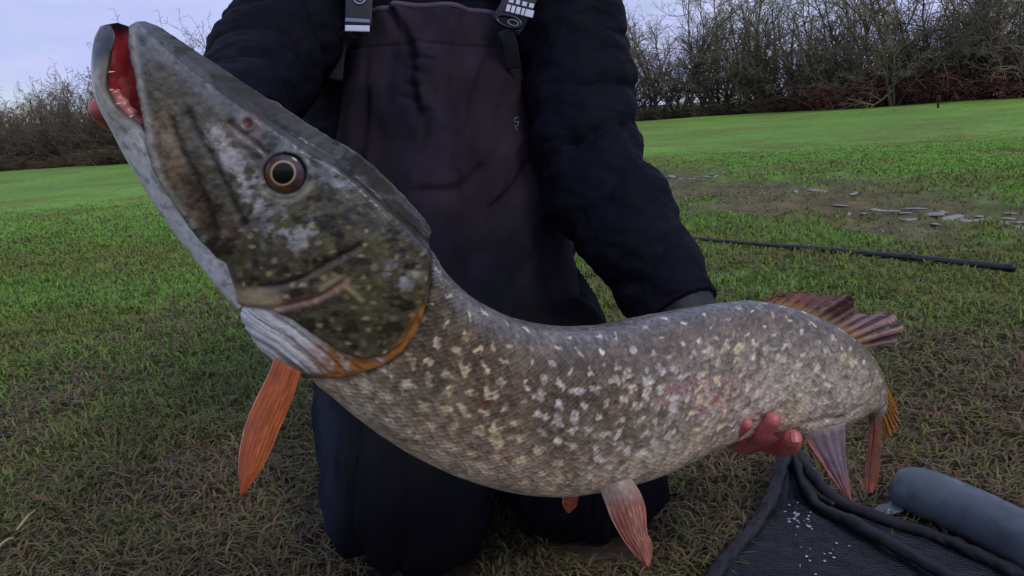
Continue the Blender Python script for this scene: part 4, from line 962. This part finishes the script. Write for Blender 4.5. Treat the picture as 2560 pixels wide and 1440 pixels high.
def ell(c_, r_, n=20, m=28):
    th = np.linspace(0.02, math.pi - .02, n); p_ = np.arange(m) / m * 2 * math.pi
    V = np.stack([np.sin(th)[:, None] * np.cos(p_) * r_[0], np.sin(th)[:, None] * np.sin(p_) * r_[1], np.cos(th)[:, None] * r_[2] + 0 * p_], -1) + c_
    return V.reshape(-1, 3), [tuple(q) for q in grid_faces(n, m, True)] + [tuple(range(m - 1, -1, -1)), tuple(range((n - 1) * m, n * m))]
bp_.append(ell(HEADC + [0, .01, .02], (.076, .095, .108))); bp_.append(ell(HEADC + [0, -.02, -.055], (.055, .065, .06)))
bp_.append(cap(HEADC + [0, -.085, .005], HEADC + [0, -.105, -.025], .010, .016)); bp_.append(cap(HEADC + [-.018, -.08, -.062], HEADC + [.018, -.08, -.062], .008, .008))
for s_ in (-1, 1): bp_.append(ell(HEADC + [s_ * .08, .02, -.005], (.012, .022, .034)))
# image-right hand: palm behind the belly, fingers curling up in front
def finger(pts, rs): limb([np.asarray(q) for q in pts], rs)
PALM = P(1868, 1075, 1.10)
limb([WRL, P(1815, 985, 1.13), PALM], [.029, .032, .032]); limb([P(1840, 1060, 1.11), P(1930, 1075, 1.09)], [.024, .022]); limb([P(1835, 1085, 1.08), P(1925, 1105, 1.075)], [.016, .015])
F1 = [P(1835, 1105, 1.06), P(1868, 1116, 1.00), P(1904, 1084, .945), P(1932, 1050, .925)]
finger(F1, [.012, .0115, .0105, .0098])
F0 = [P(1815, 1092, 1.06), P(1828, 1094, 1.00), P(1838, 1082, .938), P(1866, 1060, .918)]
finger(F0, [.0105, .0095, .0085, .0078])
F2 = [P(1915, 1110, 1.07), P(1950, 1120, 1.02), P(1976, 1114, .97), P(1982, 1096, .945)]
finger(F2, [.0115, .0115, .0115, .0112])
F3 = [P(1955, 1095, 1.09), P(1985, 1092, 1.05), P(1990, 1080, 1.03)]
finger(F3, [.010, .0095, .009])
finger([P(1830, 1000, 1.14), P(1880, 960, 1.12), P(1930, 930, 1.10)], [.015, .0125, .0105])
# image-left hand: under the far side of the jaw, one fingertip past the chin
PALR = P(455, 415, .80); limb([WRR, PALR], [.029, .033]); limb([P(385, 360, .79), P(450, 450, .79)], [.020, .022])
finger([P(370, 350, .78), P(318, 318, .735), P(272, 296, .69), P(250, 272, .665)], [.0115, .011, .0102, .0095])
finger([P(385, 385, .78), P(385, 380, .75), P(375, 372, .73)], [.0115, .0105, .0098])
finger([P(410, 420, .78), P(430, 430, .75), P(425, 428, .735)], [.011, .0105, .0095])
finger([P(450, 455, .78), P(465, 470, .76), P(470, 472, .745)], [.0105, .0095, .0085])
finger([P(430, 350, .80), P(440, 290, .76), P(450, 260, .74)], [.014, .012, .0105])
v, f = merge(bp_); bo = mesh_obj('body', v, f, M['skin'], person)
rm = bo.modifiers.new('join', 'REMESH'); rm.mode = 'VOXEL'; rm.voxel_size = .0034; rm.use_smooth_shade = True
smd = bo.modifiers.new('soft', 'SMOOTH'); smd.factor = .5; smd.iterations = 3
def nail(c_, nrm, along_, w_, l_):
    nrm = np.array(nrm, float); nrm /= np.linalg.norm(nrm); al = np.array(along_, float); al -= nrm * (al @ nrm); al /= np.linalg.norm(al); s_ = np.cross(nrm, al)
    uu_, vv_ = np.meshgrid(np.linspace(-1, 1, 9), np.linspace(-1, 1, 9)); k_ = np.sqrt(1 - .5 * vv_ ** 2)
    V = c_ + s_ * (uu_ * w_ * k_)[..., None] + al * (vv_ * l_)[..., None] - nrm * (uu_ ** 2 * w_ * .35)[..., None] - nrm * (np.maximum(0, -vv_) * .0006)[..., None]
    o = mesh_obj('fingernail', V.reshape(-1, 3), grid_faces(9, 9), M['nail'], bo); q = o.modifiers.new('thickness', 'SOLIDIFY'); q.thickness = .0008
nail(F2[3] - fwd * .0104 + UP * .0035, -fwd * .9 + UP * .5, UP, .0062, .0068)
nail(P(250, 272, .665) - RT * .0088 + UP * .001, -RT - fwd * .4, UP, .005, .006)
# hair
v, f = ell(HEADC + [0, .022, .045], (.084, .1, .095)); mesh_obj('hair', v, f, M['hair'], person)
for s_ in (-1, 1):
    v, f = ell(HEADC + [s_ * .031, -.072, .018], (.013, .012, .011), 10, 14); mesh_obj('eye', v, f, M['white_print'], person)
# --- puffer jacket
def puffer(cr, depth=.018, tilt=.0, seed=0):
    cr = np.array(cr)
    def g(u, th, V):
        uu_ = u + tilt * np.cos(th + .6) + .09 * (fbm(th * .9, u * 3, seed=seed + 2) - .5)
        d_ = np.min(np.abs(uu_[..., None] - cr), axis=-1)
        gap = np.median(np.diff(cr)) / 2
        puff = np.clip(1 - (1 - np.clip(d_ / gap, 0, 1)) ** 3, 0, 1) - .8
        wrk = (fbm(V[..., 0] * 17, V[..., 1] * 17, V[..., 2] * 30, seed=seed, o=4) - .5) * .018
        fine = (np.abs(fbm(V[..., 0] * 40, V[..., 1] * 40, V[..., 2] * 26, seed=seed + 9, o=3) - .5)) * -.014 * np.exp(-d_ / (gap * .7))
        return depth * puff * (.35 + 1.1 * fbm(th * .8 + seed, u * 6, seed=seed + 4, o=2)) + wrk * 1.2 + fine
    return g
jk = [P(1090, 700, 1.50), P(1090, 450, 1.50), P(1088, 150, 1.50), P(1086, -120, 1.50), P(1086, -290, 1.50)]
v, f, _ = tube(jk, [.255, .25, .235, .205, .085], [.135, .14, .15, .15, .10], ref=RT, n=160, m=120, disp=puffer(np.linspace(-.02, 1.02, 9), .014, .0, 5), expo=.85)
jacket = mesh_obj('jacket', v, f, M['jacket'], person)
v, f, _ = tube([SHR + (chest - SHR) * .35, SHR, (SHR + ELR) / 2 - UP * .0, ELR + [-.012, 0, 0], ELR + (WRR - ELR) * .4, ELR + (WRR - ELR) * .97], [.09, .098, .092, .088, .066, .045], [.10, .105, .097, .085, .066, .045], ref=UP, n=220, m=90,
               disp=puffer((-.05, .14, .3, .44, .58, .74, .9, 1.05), .010, .03, 21)); mesh_obj('sleeve', v, f, M['jacket'], jacket)
v, f, _ = tube([SHL + (chest - SHL) * .35, SHL, SHL + (ELL - SHL) * .5 + RT * .008, ELL, ELL + (WRL - ELL) * .35, ELL + (WRL - ELL) * .8], [.09, .10, .094, .09, .084, .062], [.09, .098, .09, .086, .082, .064], ref=RT, n=260, m=100,
               disp=puffer((-.03, .17, .33, .46, .57, .70, .86, 1.03), .0095, .04, 33)); mesh_obj('sleeve', v, f, M['jacket'], jacket)
cf = ELL + (WRL - ELL) * .78; v, f, _ = tube([cf, ELL + (WRL - ELL) * .93], [.056, .040], [.058, .042], ref=RT, n=24, m=40, disp=lambda u, th, V: .0015 * np.sin(th * 24)); mesh_obj('cuff', v, f, M['strap'], jacket)
# --- chest waders
TW = [P(1140, 880, 1.44), P(1130, 740, 1.435), P(1115, 560, 1.425), P(1100, 400, 1.415), P(1092, 230, 1.41), P(1088, 150, 1.41), P(1086, 78, 1.415)]
RA = [.245, .242, .215, .185, .168, .155, .138]; RB_ = [.15, .15, .14, .13, .125, .118, .105]
gath = P(1030, 180, 1.28)
def wd(u, th, V):
    x_, y_, _d = proj(V.reshape(-1, 3)); x_ = x_.reshape(u.shape); y_ = y_.reshape(u.shape); front = (V @ fwd) < 1.42
    big = (fbm(x_ / 150, y_ / 260, seed=171, o=3) - .5) * .030 + (np.abs(fbm((x_ + y_ * .25) / 70, y_ / 240, seed=173, o=3) - .5)) * -.026
    seam_c = -.003 * np.exp(-((x_ - 1098 - .05 * y_) / 4) ** 2) - .003 * np.exp(-((y_ - 108 - .00035 * (x_ - 1080) ** 2) / 4) ** 2)
    fold = -.008 * np.exp(-(pdist(x_, y_, smoothline([(975, 20), (1000, 75), (1030, 130), (1018, 190), (1040, 260), (1075, 400)], 30)) / 17) ** 2) * sstep(430, 240, y_)
    fold += .010 * np.exp(-(pdist(x_, y_, smoothline([(1000, 20), (1035, 75), (1050, 140), (1045, 200), (1062, 260)], 30)) / 15) ** 2)
    for a_, b_2 in (((1020, 140), (1075, 150)), ((1025, 170), (1060, 185)), ((1010, 205), (1045, 215)), ((1005, 240), (1035, 250))):
        fold += -.004 * np.exp(-(pdist(x_, y_, [a_, b_2]) / 8) ** 2)
    fold += -.008 * np.exp(-(pdist(x_, y_, smoothline([(1320, 410), (1290, 470), (1230, 520)], 20)) / 9) ** 2) - .008 * np.exp(-(pdist(x_, y_, smoothline([(1200, 420), (1150, 470), (1040, 480)], 20)) / 14) ** 2)
    pleat = -.010 * np.exp(-((x_ - 905 + .02 * y_) / 18) ** 2) * sstep(90, 200, y_) + .004 * np.exp(-((x_ - 860) / 18) ** 2)
    return big + np.where(front, seam_c + fold + pleat, 0)
v, f, Vw = tube(TW, RA, RB_, ref=RT, n=300, m=240, disp=wd, caps=False, expo=.86)
x_, y_, _ = proj(v); wc = np.broadcast_to(lin((42, 34, 43)), v.shape).copy()
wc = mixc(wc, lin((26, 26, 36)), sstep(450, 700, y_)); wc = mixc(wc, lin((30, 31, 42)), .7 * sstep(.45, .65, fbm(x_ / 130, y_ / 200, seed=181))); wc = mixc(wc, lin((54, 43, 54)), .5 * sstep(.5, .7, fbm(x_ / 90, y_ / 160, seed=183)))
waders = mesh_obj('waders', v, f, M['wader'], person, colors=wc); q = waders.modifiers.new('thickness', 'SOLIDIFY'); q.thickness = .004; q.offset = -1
hem = Vw[-1]; hp = [hem[i] for i in range(0, 240, 4)] + [hem[0]]
v, f, _ = tube(hp, .0045, .0035, n=240, m=10, caps=False); mesh_obj('bib_hem', v, f, M['wader'], waders, colors=np.broadcast_to(lin((84, 74, 92)), v.shape))
def legdisp(sd):
    def g(u, th, V):
        x_, y_, _d = proj(V.reshape(-1, 3)); x_ = x_.reshape(u.shape); y_ = y_.reshape(u.shape)
        fl = 0
        for ln in ([(862, 1000), (885, 1110), (862, 1230), (905, 1440)], [(838, 1160), (850, 1300), (890, 1440)], [(960, 1060), (1010, 1200), (990, 1440)], [(1330, 1250), (1400, 1330), (1420, 1440)], [(1480, 1230), (1540, 1320), (1520, 1420)]):
            fl = fl - .011 * np.exp(-(pdist(x_, y_, smoothline(ln, 20)) / 11) ** 2) + .007 * np.exp(-(pdist(x_ + 22, y_, smoothline(ln, 20)) / 14) ** 2)
        return fl + (fbm(V[..., 0] * 9, V[..., 1] * 9, V[..., 2] * 6, seed=sd, o=3) - .5) * .03 - 1.5 * np.abs(fbm(V[..., 0] * 14 + V[..., 2] * 8, V[..., 1] * 14, V[..., 2] * 8, seed=sd + 5, o=3) - .5) * .03
    return g
for hip, kn, ft, sd, w_ in ((HIPR, KNR, FTR, 191, 1.05), (HIPL, KNL, FTL, 201, 1.0)):
    pts = [hip + [0, .01, .06], hip * .55 + kn * .45, kn * .88 + hip * .12, kn + [0, .07, .0], kn * .5 + ft * .5 + [0, 0, .0], ft]
    v, f, _ = tube(pts, [.15 * w_, .148 * w_, .135, .115, .09, .06], [.14, .13, .115, .09, .08, .06], ref=RT, n=200, m=110, disp=legdisp(sd)); x_, y_, _ = proj(v)
    v[:, 2] = np.maximum(v[:, 2], 0.004)
    lc = mixc(np.broadcast_to(lin((20, 20, 25)), v.shape), lin((34, 37, 50)), sstep(870, 815, x_)); mesh_obj('leg', v, f, M['wader'], waders, colors=lc)  # bluish sheen painted into the cloth along the left edge
    v, f, _ = tube([ft + [0, -.06, .01], ft + [0, .04, 0.005], ft + [0, .14, -.01], ft + [0, .2, -.02]], [.058, .055, .045, .02], [.062, .06, .05, .035], ref=RT, n=40, m=30); v[:, 2] = np.maximum(v[:, 2], .003); mesh_obj('boot', v, f, M['boot'], waders)
# straps, prints and buckle
def band(pts, w_, th_, name, m_, parent, wdir=RT, n=40):
    v, f, _ = tube(pts, w_, th_, ref=wdir, n=n, m=20, expo=.35); return mesh_obj(name, v, f, M[m_], parent)
st = band([P(895, 72, 1.275), P(897, 20, 1.275), P(899, -60, 1.29), P(905, -200, 1.34), P(930, -300, 1.42), P(960, -300, 1.52)], .0215, .002, 'shoulder_strap', 'strap', waders)
band([P(893, 56, 1.2725), P(893.5, 47, 1.2725)], .0195, .0012, 'strap_stripe', 'grey_print', st, n=6); band([P(893, 79, 1.2725), P(893.3, 64, 1.2725)], .0195, .0012, 'strap_stripe', 'white_print', st, n=6)
th = np.linspace(0, 2 * math.pi, 40); ring = [P(899 + 15 * math.cos(t_), -6 + 15 * math.sin(t_), 1.2715) for t_ in th]
v, f, _ = tube(ring, .0012, .0008, ref=-fwd, n=60, m=6, caps=False); mesh_obj('strap_logo', v, f, M['white_print'], st)
ring = [P(901 + 7 * math.cos(t_), -4 + 6 * math.sin(t_), 1.2715) for t_ in np.linspace(.3, 5.2, 24)]
v, f, _ = tube(ring, .001, .0008, ref=-fwd, n=40, m=6); mesh_obj('strap_logo', v, f, M['grey_print'], st)
band([P(878, 84, 1.285), P(850, 112, 1.30), P(838, 200, 1.32)], .012, .002, 'strap_tail', 'strap', waders, n=30)
st2 = band([P(1262, 70, 1.29), P(1290, 20, 1.285), P(1318, -60, 1.29), P(1300, -200, 1.34), P(1260, -300, 1.42)], .026, .002, 'shoulder_strap', 'strap', waders)
# white stitched label on the strap: two rows of small broken blocks
ax = np.array([.97, .24]); ay = np.array([-.24, .97])
for row, segs_ in ((0, [(2, 14), (20, 30), (36, 48), (54, 66)]), (1, [(0, 10), (13, 22), (25, 36), (39, 46), (48, 70)])):
    for a_, b_2 in segs_:
        c0 = np.array([1271, -2]) + ay * (row * 20 + 2); p0, p1 = c0 + ax * a_, c0 + ax * b_2
        band([P(p0[0], p0[1], 1.2745), P(p1[0], p1[1], 1.2745)], .0058 if row else .0035, .0009, 'label_print', 'white_print', st2, wdir=UP, n=5)
th = np.linspace(0, 2 * math.pi, 40); ring = [P(1272 + 30 * math.cos(t_) - 4 * math.sin(t_), 54 + 13 * math.sin(t_) + 9 * math.cos(t_), 1.27) for t_ in th]
v, f, _ = tube(ring, .0035, .003, ref=-fwd, n=80, m=10, caps=False); bk = mesh_obj('buckle', v, f, M['buckle'], st2)
ring = [P(1283 + 13 * math.cos(t_), 57 + 7 * math.sin(t_) + 3 * math.cos(t_), 1.266) for t_ in th]
v, f, _ = tube(ring, .0012, .001, ref=-fwd, n=60, m=8, caps=False); mesh_obj('buckle_logo', v, f, M['grey_print'], bk)
band([P(1262, 75, 1.285), P(1275, 110, 1.295), P(1285, 170, 1.32)], .012, .002, 'strap_tail', 'strap', waders, n=30)
# small curled mark low on the bib
tv = waders.data.vertices; cw = np.empty(len(tv) * 3); tv.foreach_get('co', cw); cw = cw.reshape(-1, 3); wx_, wy_, wdp = proj(cw)
k = np.argmin((wx_ - 1291) ** 2 + (wy_ - 310) ** 2 + (wdp > 1.42) * 1e6); dm = wdp[k] - .003
mk = [(1295, 296), (1289, 294), (1286, 300), (1290, 306), (1296, 304), (1294, 314), (1288, 316), (1294, 326)]
v, f, _ = tube([P(a_, b_2, dm) for a_, b_2 in mk], .0007, .0006, ref=-fwd, n=50, m=6); mesh_obj('bib_logo', v, f, M['grey_print'], waders)
print('upper arms', np.linalg.norm(SHR - ELR), np.linalg.norm(SHL - ELL), 'fore', np.linalg.norm(ELR - WRR), np.linalg.norm(ELL - WRL), 'pike length', su[-1], 'knees', KNR, KNL, 'head', HEADC)

# ------------------------------------------------------------------ grass, laid last so that nothing grows through what lies on it
make_grass(290000, 0.75, 13.0, 'grass', 'short winter grass with brown worn patches and painted foreground shade covering the whole field')
